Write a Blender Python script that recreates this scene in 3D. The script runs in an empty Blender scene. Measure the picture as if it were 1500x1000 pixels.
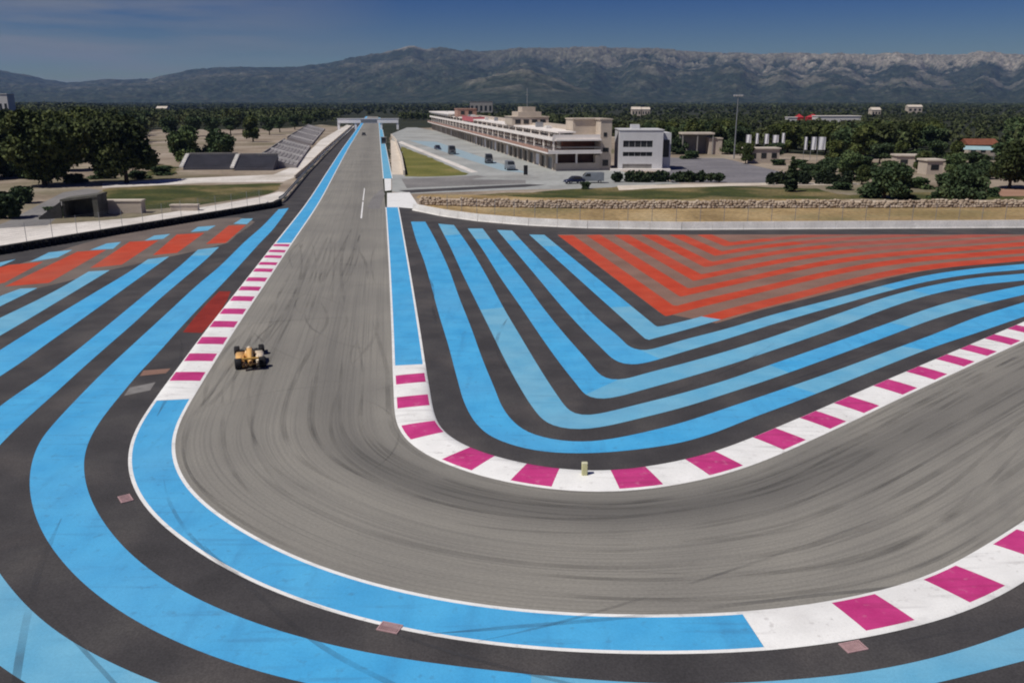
import bpy, bmesh, math, random
import numpy as np
from mathutils import Vector, Matrix
from mathutils.geometry import tessellate_polygon

random.seed(7)
RNG = np.random.default_rng(11)
C = bpy.context.scene.collection
SC = bpy.context.scene

# ------------------------------------------------------------------ survey of the place
# the circuit was surveyed from the photograph: G() turns a bearing into a spot on the flat ground (metres)
F = 1250.0
PITCH = math.atan(353 / F)
CAM_H = 16.0

def G(x, y):
    a = PITCH + math.atan((y - 500) / F)
    d = CAM_H / math.tan(a)
    z = d * math.cos(PITCH) + CAM_H * math.sin(PITCH)
    return np.array([(x - 750) / F * z, d])

def GS(pts):
    return np.array([G(*p) for p in pts])

def ppm(y):
    """pixels per metre for something standing on the ground at image row y"""
    d = G(750, y)[1]
    return F / (d * math.cos(PITCH) + CAM_H * math.sin(PITCH))

# ------------------------------------------------------------------ materials
MATS = {}

def mat(name, stops, scale=1.0, detail=6, rough=0.8, bump=0.0, bump_scale=None, coord='Object', stretch=(1, 1, 1),
        fine=0.0, fine_scale=40.0, spec=0.3, metal=0.0, distortion=0.0, rough_noise=0.0, blotch=None, streak=None, wear=None, vary=0.0):
    """noise-driven Principled material; stops = [(pos, rgb), ...]; extra layers multiply or mix on top"""
    m = bpy.data.materials.new(name)
    m.use_nodes = True
    nt = m.node_tree
    N, L = nt.nodes, nt.links
    b = N['Principled BSDF']
    b.inputs['Roughness'].default_value = rough
    b.inputs['Specular IOR Level'].default_value = spec
    b.inputs['Metallic'].default_value = metal
    tc = N.new('ShaderNodeTexCoord')
    out = tc.outputs[coord]

    def mapped(st):
        mp = N.new('ShaderNodeMapping')
        mp.inputs['Scale'].default_value = st
        L.new(out, mp.inputs['Vector'])
        return mp.outputs['Vector']

    def noise(sc, det, st=(1, 1, 1), dist=0.0):
        n = N.new('ShaderNodeTexNoise')
        n.inputs['Scale'].default_value = sc
        n.inputs['Detail'].default_value = det
        n.inputs['Distortion'].default_value = dist
        L.new(mapped(st), n.inputs['Vector'])
        return n.outputs['Fac']

    def ramp(fac, st):
        r = N.new('ShaderNodeValToRGB')
        e = r.color_ramp.elements
        while len(e) < len(st):
            e.new(0.5)
        for k, (p, c) in enumerate(st):
            e[k].position = p
            e[k].color = (c[0], c[1], c[2], 1) if not isinstance(c, (int, float)) else (c, c, c, 1)
        L.new(fac, r.inputs['Fac'])
        return r.outputs['Color']

    def mix(kind, fac, a, bb):
        x = N.new('ShaderNodeMix')
        x.data_type = 'RGBA'
        x.blend_type = kind
        if isinstance(fac, (int, float)):
            x.inputs[0].default_value = fac
        else:
            L.new(fac, x.inputs[0])
        L.new(a, x.inputs[6])
        if hasattr(bb, 'links'):
            L.new(bb, x.inputs[7])
        else:
            x.inputs[7].default_value = (*bb, 1)
        return x.outputs[2]

    n0 = noise(scale, detail, stretch, distortion)
    col = ramp(n0, stops)
    if blotch:      # (scale, lo, hi, rgb, amount): patches of another tone
        sc, lo, hi, rgb, am = blotch
        f = ramp(noise(sc, 5), [(lo, 0.0), (hi, am)])
        col = mix('MIX', f, col, rgb)
    if streak:      # (scale, stretch, lo, hi, rgb, amount)
        for sc, st, lo, hi, rgb, am in (streak if isinstance(streak, list) else [streak]):
            f = ramp(noise(sc, 4, st), [(lo, 0.0), (hi, am)])
            col = mix('MIX', f, col, rgb)
    if wear:        # attribute driven wear: (attr, rgb, amount)
        at = N.new('ShaderNodeAttribute')
        at.attribute_name = wear[0]
        mm = N.new('ShaderNodeMath'); mm.operation = 'MULTIPLY'
        mm.inputs[1].default_value = wear[2]
        L.new(at.outputs['Fac'], mm.inputs[0])
        col = mix('MIX', mm.outputs[0], col, wear[1])
    if fine:
        f = ramp(noise(fine_scale, 3), [(0.3, 1 - fine), (0.7, 1 + fine)])
        col = mix('MULTIPLY', 1.0, col, f)
    if vary:        # every plant has a tone of its own
        oi = N.new('ShaderNodeObjectInfo'); col = mix('MULTIPLY', 1.0, col, ramp(oi.outputs['Random'], [(0.0, (1 - vary, 1 - vary, 1 - vary * .8)), (0.6, (1.0, 1.0, 1.0)), (1.0, (1 + vary * 1.3, 1 + vary, 1 + vary * .6))]))
    L.new(col, b.inputs['Base Color'])
    if bump:
        bp = N.new('ShaderNodeBump')
        bp.inputs['Strength'].default_value = bump
        bp.inputs['Distance'].default_value = 0.03
        L.new(noise(bump_scale or scale * 4, 5), bp.inputs['Height'])
        L.new(bp.outputs['Normal'], b.inputs['Normal'])
    if rough_noise:
        mr = N.new('ShaderNodeMapRange')
        mr.inputs[3].default_value = max(0.05, rough - rough_noise)
        mr.inputs[4].default_value = min(1, rough + rough_noise)
        L.new(noise(scale * 2, 3), mr.inputs[0])
        L.new(mr.outputs[0], b.inputs['Roughness'])
    MATS[name] = m
    return m

def plain(name, rgb, rough=0.6, var=0.12, scale=3.0, **k):
    a = tuple(max(0, c * (1 - var)) for c in rgb)
    b = tuple(min(1, c * (1 + var)) for c in rgb)
    return mat(name, [(0.3, a), (0.7, b)], scale=scale, rough=rough, **k)

# ------------------------------------------------------------------ object helpers
def link_mesh(name, me, mats, parent=None):
    o = bpy.data.objects.new(name, me)
    for m in (mats if isinstance(mats, (list, tuple)) else [mats]):
        me.materials.append(m)
    C.objects.link(o)
    if parent is not None:
        o.parent = parent
    return o

def tag(o, label=None, cat=None, group=None, kind=None):
    if label: o['label'] = label
    if cat: o['category'] = cat
    if group: o['group'] = group
    if kind: o['kind'] = kind
    return o

def thing(name, label, cat, loc=(0, 0, 0), rz=0.0, group=None):
    o = bpy.data.objects.new(name, None)
    C.objects.link(o)
    o.empty_display_size = 0.3
    o.location = loc
    o.rotation_euler = (0, 0, rz)
    return tag(o, label, cat, group)

def copy_tree(o, parent=None):
    c = o.copy()
    C.objects.link(c)
    if parent is not None:
        c.parent = parent
    for ch in list(o.children):
        copy_tree(ch, c)
    return c

class MB:
    """collects boxes, bars, lathes and lofts; build() links them as one mesh object"""
    def __init__(s):
        s.v = []; s.f = []; s.mi = []
    def add(s, vs, fs, mi=0, M=None):
        k = len(s.v)
        if M is not None:
            vs = [tuple(M @ Vector(v)) for v in vs]
        s.v += [tuple(v) for v in vs]
        s.f += [tuple(i + k for i in f) for f in fs]
        s.mi += [mi] * len(fs)
    def box(s, x0, x1, y0, y1, z0, z1, mi=0, M=None, bev=0.0):
        if bev <= 0:
            vs = [(x0, y0, z0), (x1, y0, z0), (x1, y1, z0), (x0, y1, z0), (x0, y0, z1), (x1, y0, z1), (x1, y1, z1), (x0, y1, z1)]
            s.add(vs, [(0, 3, 2, 1), (4, 5, 6, 7), (0, 1, 5, 4), (1, 2, 6, 5), (2, 3, 7, 6), (3, 0, 4, 7)], mi, M)
        else:
            b = min(bev, (x1 - x0) * .45, (y1 - y0) * .45, (z1 - z0) * .45)
            ring = lambda x0, x1, y0, y1, z: [(x0 + b, y0, z), (x1 - b, y0, z), (x1, y0 + b, z), (x1, y1 - b, z), (x1 - b, y1, z), (x0 + b, y1, z), (x0, y1 - b, z), (x0, y0 + b, z)]
            rs = [ring(x0 + b * .6, x1 - b * .6, y0 + b * .6, y1 - b * .6, z0), ring(x0, x1, y0, y1, z0 + b), ring(x0, x1, y0, y1, z1 - b), ring(x0 + b * .6, x1 - b * .6, y0 + b * .6, y1 - b * .6, z1)]
            s.loft(rs, mi, M)
    def loft(s, rings, mi=0, M=None, cap=True):
        n = len(rings[0]); vs = [p for r in rings for p in r]; fs = []
        for k in range(len(rings) - 1):
            for i in range(n):
                j = (i + 1) % n
                fs.append((k * n + i, k * n + j, (k + 1) * n + j, (k + 1) * n + i))
        if cap:
            fs.append(tuple(range(n - 1, -1, -1)))
            fs.append(tuple((len(rings) - 1) * n + i for i in range(n)))
        s.add(vs, fs, mi, M)
    def bar(s, p, q, r, n=6, mi=0, r2=None):
        p = Vector(p); q = Vector(q); d = (q - p)
        if d.length < 1e-6: return
        d.normalize()
        a = d.orthogonal().normalized(); b = d.cross(a)
        r2 = r if r2 is None else r2
        rs = [[tuple(c + (a * math.cos(t) + b * math.sin(t)) * rr) for t in [2 * math.pi * i / n for i in range(n)]] for c, rr in ((p, r), (q, r2))]
        s.loft(rs, mi)
    def lathe(s, prof, axis='z', n=16, mi=0, M=None):
        rs = []
        for r, h in prof:
            ring = []
            for i in range(n):
                t = 2 * math.pi * i / n
                if axis == 'z': ring.append((r * math.cos(t), r * math.sin(t), h))
                elif axis == 'x': ring.append((h, r * math.cos(t), r * math.sin(t)))
                else: ring.append((r * math.sin(t), h, r * math.cos(t)))
            rs.append(ring)
        s.loft(rs, mi, M)
    def build(s, name, mats, parent=None, smooth=False):
        me = bpy.data.meshes.new(name)
        me.from_pydata(s.v, [], s.f)
        o = link_mesh(name, me, mats, parent)
        me.polygons.foreach_set('material_index', s.mi)
        bm = bmesh.new(); bm.from_mesh(me)
        bmesh.ops.recalc_face_normals(bm, faces=bm.faces)
        bm.to_mesh(me); bm.free()
        if smooth:
            me.polygons.foreach_set('use_smooth', [True] * len(me.polygons))
        me.update()
        return o

def quads_mesh(name, V, Q, mats, parent=None, attr=None, mi=None):
    """fast mesh from numpy arrays: V (n,3), Q (m,k)"""
    me = bpy.data.meshes.new(name)
    k = Q.shape[1]
    me.vertices.add(len(V)); me.vertices.foreach_set('co', np.ascontiguousarray(V, dtype=np.float32).ravel())
    me.loops.add(Q.size); me.loops.foreach_set('vertex_index', np.ascontiguousarray(Q, dtype=np.int32).ravel())
    me.polygons.add(len(Q))
    me.polygons.foreach_set('loop_start', np.arange(0, Q.size, k, dtype=np.int32))
    me.polygons.foreach_set('loop_total', np.full(len(Q), k, dtype=np.int32))
    if mi is not None:
        me.polygons.foreach_set('material_index', np.ascontiguousarray(mi, dtype=np.int32))
    me.update(calc_edges=True)
    me.validate()
    if attr is not None:
        for an, av in attr.items():
            A = me.attributes.new(an, 'FLOAT', 'POINT')
            A.data.foreach_set('value', np.ascontiguousarray(av, dtype=np.float32))
    return link_mesh(name, me, mats, parent)

# ------------------------------------------------------------------ curves on the ground
def dense(w, step=0.5):
    """Catmull-Rom (centripetal) through world points, resampled at about `step` metres"""
    w = np.asarray(w, float)
    P = np.vstack([2 * w[0] - w[1], w, 2 * w[-1] - w[-2]])
    out = []
    for i in range(1, len(P) - 2):
        p0, p1, p2, p3 = P[i - 1:i + 3]
        t0 = 0; t1 = t0 + max(np.linalg.norm(p1 - p0), 1e-4) ** .5; t2 = t1 + max(np.linalg.norm(p2 - p1), 1e-4) ** .5; t3 = t2 + max(np.linalg.norm(p3 - p2), 1e-4) ** .5
        n = max(2, int(np.linalg.norm(p2 - p1) / (step * .5)))
        t = np.linspace(t1, t2, n, endpoint=False)[:, None]
        A1 = (t1 - t) / (t1 - t0) * p0 + (t - t0) / (t1 - t0) * p1
        A2 = (t2 - t) / (t2 - t1) * p1 + (t - t1) / (t2 - t1) * p2
        A3 = (t3 - t) / (t3 - t2) * p2 + (t - t2) / (t3 - t2) * p3
        B1 = (t2 - t) / (t2 - t0) * A1 + (t - t0) / (t2 - t0) * A2
        B2 = (t3 - t) / (t3 - t1) * A2 + (t - t1) / (t3 - t1) * A3
        out.append((t2 - t) / (t2 - t1) * B1 + (t - t1) / (t2 - t1) * B2)
    out = np.vstack(out + [P[-2:-1]])
    return resample(out, step)

def arclen(w):
    return np.r_[0, np.cumsum(np.hypot(*np.diff(w, axis=0).T))]

def resample(w, step=None, at=None):
    s = arclen(w)
    if at is None:
        n = max(2, int(round(s[-1] / step)) + 1)
        at = np.linspace(0, s[-1], n)
    return np.column_stack([np.interp(at, s, w[:, 0]), np.interp(at, s, w[:, 1])])

def smooth(w, sig, step=0.5):
    """gaussian smoothing of a densely sampled curve that keeps its two ends"""
    k = max(1, int(sig * 3 / step))
    t = np.arange(-k, k + 1) * step
    g = np.exp(-t * t / (2 * sig * sig)); g /= g.sum()
    pad = np.vstack([2 * w[0] - w[k:0:-1], w, 2 * w[-1] - w[-2:-k - 2:-1]])
    return np.column_stack([np.convolve(pad[:, c], g, mode='valid') for c in (0, 1)])

def extend(w, a=0.0, b=0.0):
    w = np.asarray(w)
    if a:
        d = w[0] - w[min(len(w) - 1, 1)]; d = d / np.linalg.norm(d)
        w = np.vstack([w[0] + d * a, w])
    if b:
        d = w[-1] - w[-2]; d = d / np.linalg.norm(d)
        w = np.vstack([w, w[-1] + d * b])
    return w

def curve(px, sig=1.2, step=0.5, a=0, b=0):
    return smooth(dense(extend(GS(px), a, b), step), sig, step)

def normals(w):
    t = np.gradient(w, axis=0); t /= np.linalg.norm(t, axis=1)[:, None]
    return np.column_stack([-t[:, 1], t[:, 0]])      # to the left of travel

def zipper(name, A, B, z, mats, sections=None, parent=None):
    """flat strip between two edge curves; sections = [(from, to, material index)] as fractions of its length"""
    i = j = 0; tri = []; fr = []
    na, nb = len(A), len(B)
    while i < na - 1 or j < nb - 1:
        if j == nb - 1 or (i < na - 1 and np.sum((A[i + 1] - B[j]) ** 2) <= np.sum((A[i] - B[j + 1]) ** 2)):
            tri.append((i, na + j, i + 1)); i += 1
        else:
            tri.append((i, na + j, na + j + 1)); j += 1
        fr.append((i / (na - 1) + j / (nb - 1)) / 2)
    tri = np.array(tri); fr = np.array(fr)
    V = np.vstack([A, B]); V = np.column_stack([V, np.full(len(V), z)])
    p = V[tri]; cr = np.cross(p[:, 1] - p[:, 0], p[:, 2] - p[:, 0])[:, 2]
    tri[cr < 0] = tri[cr < 0][:, ::-1]
    mi = np.zeros(len(tri), int)
    for a, b, m in (sections or []):
        mi[(fr >= a) & (fr < b)] = m
    o = quads_mesh(name, V, tri, mats, parent, mi=mi)
    return tag(o, kind='structure')

def sheet(name, pts, z, m, px=True, ragged=0.0, step=3.0):
    """flat polygon on the ground; ragged = wobble of its outline in metres"""
    w = GS(pts) if px else np.asarray(pts, float)
    if ragged:
        w = resample(np.vstack([w, w[:1]]), step)[:-1]
        sc = ragged * np.clip(np.linalg.norm(w, axis=1) / 150, .3, 2)
        w = w + RNG.normal(0, 1, w.shape) * sc[:, None]
    vs = [Vector((p[0], p[1], 0)) for p in w]
    tri = tessellate_polygon([vs])
    V = np.column_stack([w, np.full(len(w), z)]); T = np.array([tuple(t) for t in tri])
    p = V[T]; cr = np.cross(p[:, 1] - p[:, 0], p[:, 2] - p[:, 0])[:, 2]
    T[cr < 0] = T[cr < 0][:, ::-1]
    return tag(quads_mesh(name, V, T, m), kind='structure')

# ------------------------------------------------------------------ camera, light, air
cam = bpy.data.cameras.new('camera')
co = bpy.data.objects.new('camera', cam); C.objects.link(co)
co.location = (0, 0, CAM_H)
co.rotation_euler = (math.pi / 2 - PITCH, 0, 0)
cam.sensor_width = 36; cam.lens = F / 1500 * 36
cam.clip_start = 0.2; cam.clip_end = 60000
SC.camera = co

SUN_V = Vector((-0.47, -0.30, 0.83)).normalized()
sun = bpy.data.lights.new('sun', 'SUN'); so = bpy.data.objects.new('sun', sun); C.objects.link(so)
sun.energy = 3.1; sun.angle = math.radians(0.5); sun.color = (1.0, 0.95, 0.87)
so.rotation_euler = SUN_V.to_track_quat('Z', 'Y').to_euler()

W = bpy.data.worlds.new('World'); SC.world = W; W.use_nodes = True
nt = W.node_tree; N, L = nt.nodes, nt.links
bg = N['Background']
sky = N.new('ShaderNodeTexSky'); sky.sky_type = 'NISHITA'; sky.sun_disc = False
sky.sun_elevation = math.asin(SUN_V.z); sky.sun_rotation = math.atan2(SUN_V.x, SUN_V.y)
sky.altitude = 400; sky.air_density = 1.0; sky.dust_density = 0.0; sky.ozone_density = 4.0
hs = N.new('ShaderNodeHueSaturation'); hs.inputs['Hue'].default_value = 0.532; hs.inputs['Saturation'].default_value = 1.38; hs.inputs['Value'].default_value = 0.34
s1 = N.new('ShaderNodeVectorMath'); s1.operation = 'SCALE'; s1.inputs['Scale'].default_value = 0.22
L.new(sky.outputs[0], s1.inputs[0])
gm = N.new('ShaderNodeGamma'); gm.inputs['Gamma'].default_value = 1.45
L.new(s1.outputs[0], gm.inputs['Color'])
s2 = N.new('ShaderNodeVectorMath'); s2.operation = 'SCALE'; s2.inputs['Scale'].default_value = 1 / 0.22
L.new(gm.outputs[0], s2.inputs[0])
L.new(s2.outputs[0], hs.inputs['Color'])
# thin cirrus, high on the left
tc = N.new('ShaderNodeTexCoord')
mp = N.new('ShaderNodeMapping'); mp.inputs['Scale'].default_value = (2.0, 2.0, 22.0); mp.inputs['Rotation'].default_value = (0.0, math.radians(5), 0)
L.new(tc.outputs['Generated'], mp.inputs['Vector'])
nz = N.new('ShaderNodeTexNoise'); nz.inputs['Scale'].default_value = 2.2; nz.inputs['Detail'].default_value = 7; nz.inputs['Roughness'].default_value = 0.55
L.new(mp.outputs['Vector'], nz.inputs['Vector'])
cr = N.new('ShaderNodeValToRGB'); cr.color_ramp.elements[0].position = 0.36; cr.color_ramp.elements[1].position = 0.62
L.new(nz.outputs['Fac'], cr.inputs['Fac'])
sx = N.new('ShaderNodeSeparateXYZ'); L.new(tc.outputs['Generated'], sx.inputs[0])
mr = N.new('ShaderNodeMapRange'); mr.inputs[1].default_value = -0.12; mr.inputs[2].default_value = -0.42; mr.inputs[3].default_value = 0.0; mr.inputs[4].default_value = 0.75
L.new(sx.outputs['X'], mr.inputs[0])
mu = N.new('ShaderNodeMath'); mu.operation = 'MULTIPLY'; L.new(cr.outputs['Color'], mu.inputs[0]); L.new(mr.outputs[0], mu.inputs[1])
mx = N.new('ShaderNodeMix'); mx.data_type = 'RGBA'
L.new(mu.outputs[0], mx.inputs[0]); L.new(hs.outputs['Color'], mx.inputs[6]); mx.inputs[7].default_value = (2.6, 2.65, 2.75, 1)
L.new(mx.outputs[2], bg.inputs['Color'])
bg.inputs['Strength'].default_value = 0.07

SC.view_settings.view_transform = 'Standard'; SC.view_settings.look = 'None'
SC.view_settings.exposure = 0.30; SC.view_settings.gamma = 1.0
SC.cycles.filter_width = 2.0; SC.cycles.max_bounces = 6; SC.cycles.volume_bounces = 0

hz = MB(); hz.box(-14000, 14000, -3000, 13500, -1.0, 640)
hm = bpy.data.materials.new('haze_air'); hm.use_nodes = True
hn = hm.node_tree; hn.nodes.clear()
ho = hn.nodes.new('ShaderNodeOutputMaterial'); pv = hn.nodes.new('ShaderNodeVolumePrincipled')
pv.inputs['Color'].default_value = (0.33, 0.53, 1.0, 1); pv.inputs['Density'].default_value = 5.4e-5; pv.inputs['Anisotropy'].default_value = 0.2
hn.links.new(pv.outputs[0], ho.inputs['Volume'])
tag(hz.build('haze', hm), kind='stuff')
# ------------------------------------------------------------------ ground materials
M_floor = mat('scrub_floor', [(0.32, (0.016, 0.021, 0.010)), (0.55, (0.026, 0.030, 0.014)), (0.80, (0.06, 0.053, 0.03))], scale=0.035, detail=9, rough=0.95, fine=0.25, fine_scale=0.6)
M_dirt = mat('dry_earth', [(0.3, (0.20, 0.155, 0.115)), (0.5, (0.30, 0.245, 0.19)), (0.68, (0.40, 0.34, 0.28))], scale=0.05, detail=9, rough=0.95, fine=0.2, fine_scale=0.9, bump=0.4, bump_scale=0.6,
             blotch=(0.02, 0.52, 0.66, (0.10, 0.10, 0.04), 0.7))
M_ochre = mat('dry_grass', [(0.28, (0.22, 0.15, 0.065)), (0.5, (0.38, 0.27, 0.13)), (0.7, (0.48, 0.37, 0.21))], scale=0.12, detail=9, rough=0.95, fine=0.3, fine_scale=1.4, bump=0.6, bump_scale=1.5,
             blotch=(0.06, 0.5, 0.68, (0.13, 0.11, 0.035), 0.75))
M_green = mat('bank_grass', [(0.3, (0.026, 0.040, 0.009)), (0.55, (0.058, 0.068, 0.016)), (0.74, (0.12, 0.105, 0.035))], scale=0.15, detail=9, rough=0.95, fine=0.35, fine_scale=1.8, bump=0.6, bump_scale=2, blotch=(0.07, 0.48, 0.62, (0.24, 0.18, 0.085), 0.8))
M_olive = mat('infield_grass', [(0.3, (0.10, 0.11, 0.022)), (0.55, (0.165, 0.16, 0.04)), (0.72, (0.24, 0.20, 0.07))], scale=0.09, detail=9, rough=0.95, fine=0.25, fine_scale=1.5, bump=0.5, bump_scale=2)
M_pale = mat('pale_concrete', [(0.3, (0.62, 0.58, 0.54)), (0.7, (0.76, 0.72, 0.68))], scale=0.15, detail=8, rough=0.9, fine=0.12, fine_scale=1.0, blotch=(0.07, 0.5, 0.7, (0.38, 0.33, 0.27), 0.6))
M_lane = mat('pit_lane_concrete', [(0.3, (0.30, 0.315, 0.31)), (0.7, (0.40, 0.41, 0.40))], scale=0.08, detail=8, rough=0.85, fine=0.12, fine_scale=0.7, blotch=(0.05, 0.5, 0.66, (0.22, 0.21, 0.20), 0.55))
M_road = mat('grey_road', [(0.3, (0.17, 0.165, 0.165)), (0.7, (0.25, 0.24, 0.235))], scale=0.1, detail=8, rough=0.9, fine=0.15, fine_scale=1.5)
M_park = mat('parking_asphalt', [(0.3, (0.15, 0.145, 0.16)), (0.7, (0.22, 0.21, 0.225))], scale=0.1, detail=8, rough=0.9, fine=0.15, fine_scale=1.0)
M_dark = mat('run_off_tarmac', [(0.3, (0.046, 0.044, 0.047)), (0.5, (0.059, 0.056, 0.059)), (0.72, (0.078, 0.074, 0.074))], scale=0.35, detail=10, rough=0.85, bump=0.25, bump_scale=22, fine=0.22, fine_scale=14,
             blotch=(0.18, 0.52, 0.72, (0.12, 0.105, 0.10), 0.5), spec=0.25)
M_track = mat('track_tarmac', [(0.3, (0.222, 0.213, 0.195)), (0.5, (0.258, 0.247, 0.223)), (0.72, (0.298, 0.283, 0.252))], scale=0.12, detail=10, rough=0.82, coord='UV', bump=0.2, bump_scale=18, fine=0.10, fine_scale=9, spec=0.25,
             wear=('rubber', (0.095, 0.092, 0.090), 0.75),
             streak=[(1.0, (0.03, 4.5, 1), 0.50, 0.78, (0.12, 0.117, 0.112), 0.5), (1.0, (0.06, 11.0, 1), 0.52, 0.78, (0.11, 0.108, 0.105), 0.5), (1.0, (0.02, 1.3, 1), 0.5, 0.85, (0.32, 0.305, 0.27), 0.35)])
BW = dict(scale=0.5, detail=8, rough=0.6, bump=0.12, bump_scale=22, fine=0.06, fine_scale=16, spec=0.3)
M_blue = mat('blue_paint', [(0.3, (0.055, 0.36, 0.70)), (0.7, (0.085, 0.45, 0.80))], blotch=(0.10, 0.42, 0.70, (0.14, 0.42, 0.68), 0.40), streak=[(0.9, (0.25, 3, 1), 0.56, 0.8, (0.06, 0.16, 0.30), 0.45), (2.5, (1, 1, 1), 0.60, 0.72, (0.07, 0.15, 0.24), 0.30), (0.5, (2.5, .3, 1), 0.55, 0.8, (0.05, 0.20, 0.40), 0.35)], **BW)
M_blue2 = mat('faded_blue_paint', [(0.3, (0.115, 0.39, 0.62)), (0.7, (0.18, 0.48, 0.69))], blotch=(0.2, 0.45, 0.75, (0.24, 0.46, 0.60), 0.5), streak=(0.9, (0.25, 3, 1), 0.58, 0.8, (0.08, 0.20, 0.32), 0.35), **BW)
M_red = mat('red_paint', [(0.3, (0.47, 0.052, 0.018)), (0.7, (0.58, 0.082, 0.034))], blotch=(0.10, 0.45, 0.72, (0.40, 0.12, 0.075), 0.5), **BW)
M_red2 = mat('worn_red_paint', [(0.3, (0.36, 0.075, 0.045)), (0.7, (0.45, 0.105, 0.07))], blotch=(0.10, 0.4, 0.72, (0.30, 0.14, 0.11), 0.6), **BW)
M_brown = mat('worn_tarmac', [(0.3, (0.20, 0.115, 0.088)), (0.7, (0.27, 0.16, 0.125))], scale=0.25, detail=8, rough=0.85, fine=0.12, fine_scale=10)
M_white = mat('white_paint', [(0.3, (0.80, 0.80, 0.79)), (0.7, (0.90, 0.90, 0.89))], scale=0.8, detail=8, rough=0.6, fine=0.05, fine_scale=14, blotch=(0.3, 0.55, 0.8, (0.55, 0.53, 0.52), 0.45), streak=[(0.9, (0.3, 3, 1), 0.55, 0.8, (0.30, 0.28, 0.28), 0.5), (3.0, (1, 1, 1), 0.62, 0.72, (0.42, 0.40, 0.39), 0.45)])
M_pink = mat('pink_paint', [(0.3, (0.50, 0.035, 0.19)), (0.7, (0.62, 0.06, 0.25))], scale=0.8, detail=8, rough=0.6, fine=0.06, fine_scale=14, streak=[(0.9, (0.3, 3, 1), 0.52, 0.8, (0.25, 0.03, 0.10), 0.55), (3.0, (1, 1, 1), 0.60, 0.72, (0.60, 0.22, 0.34), 0.45)])
M_maroon = mat('dark_red_paint', [(0.3, (0.20, 0.018, 0.012)), (0.7, (0.30, 0.03, 0.02))], scale=0.6, rough=0.8, fine=0.15, fine_scale=10)
M_cream = mat('cream_concrete', [(0.3, (0.55, 0.48, 0.40)), (0.7, (0.68, 0.61, 0.53))], scale=0.3, rough=0.9, fine=0.1, fine_scale=2)

# ------------------------------------------------------------------ the terrain
def polar_ground():
    rr = np.r_[0, np.geomspace(8, 6200, 60)]
    th = np.linspace(0, 2 * np.pi, 97)[:-1]
    V = [(0, 0, 0)]
    for r in rr[1:]:
        V += [(r * math.cos(t), r * math.sin(t), 0) for t in th]
    n = len(th); Q = []; T = []
    for k in range(len(rr) - 2):
        a = 1 + k * n; b = a + n
        for i in range(n):
            j = (i + 1) % n
            Q.append((a + i, b + i, b + j, a + j))
    V = np.array(V, float)
    Q = np.array(Q)
    # inner disc as quads round the centre
    inner = np.array([(0, 1 + i, 1 + (i + 1) % n, 1 + (i + 2) % n) for i in range(0, n, 2)])
    return quads_mesh('ground', V, np.vstack([inner, Q]), M_floor)
tag(polar_ground(), kind='structure')

def smoothstep(a, b, x):
    t = np.clip((x - a) / (b - a), 0, 1)
    return t * t * (3 - 2 * t)

def vnoise(x, y, seed, oct=5):
    """tileless value noise, numpy"""
    def h(ix, iy):
        n = (ix * 374761393 + iy * 668265263 + seed * 1442695041) & 0xffffffff
        n = ((n ^ (n >> 13)) * 1274126177) & 0xffffffff
        return ((n ^ (n >> 16)) & 0xffff) / 65535.0
    out = np.zeros_like(x); amp = 1.0; tot = 0
    for o in range(oct):
        xi = np.floor(x).astype(np.int64); yi = np.floor(y).astype(np.int64)
        fx = x - xi; fy = y - yi; fx = fx * fx * (3 - 2 * fx); fy = fy * fy * (3 - 2 * fy)
        v = (h(xi, yi) * (1 - fx) + h(xi + 1, yi) * fx) * (1 - fy) + (h(xi, yi + 1) * (1 - fx) + h(xi + 1, yi + 1) * fx) * fy
        out += amp * v; tot += amp; amp *= .5; x = x * 2.03 + 17; y = y * 2.03 + 31
    return out / tot

RIDGE = [(-1200, 116), (-800, 108), (-400, 118), (-150, 100), (0, 103), (30, 111), (60, 115), (100, 121), (150, 118), (225, 115), (260, 108), (290, 102), (340, 99), (370, 99), (420, 100), (470, 95), (500, 89), (560, 81),
         (580, 74), (605, 69), (625, 75), (650, 73), (700, 77), (730, 76), (760, 72), (850, 70), (900, 71), (950, 72), (1000, 75), (1100, 79), (1200, 80), (1300, 81), (1400, 82), (1440, 80), (1500, 84), (1700, 90), (2000, 84), (2400, 96), (2900, 110)]

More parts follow.
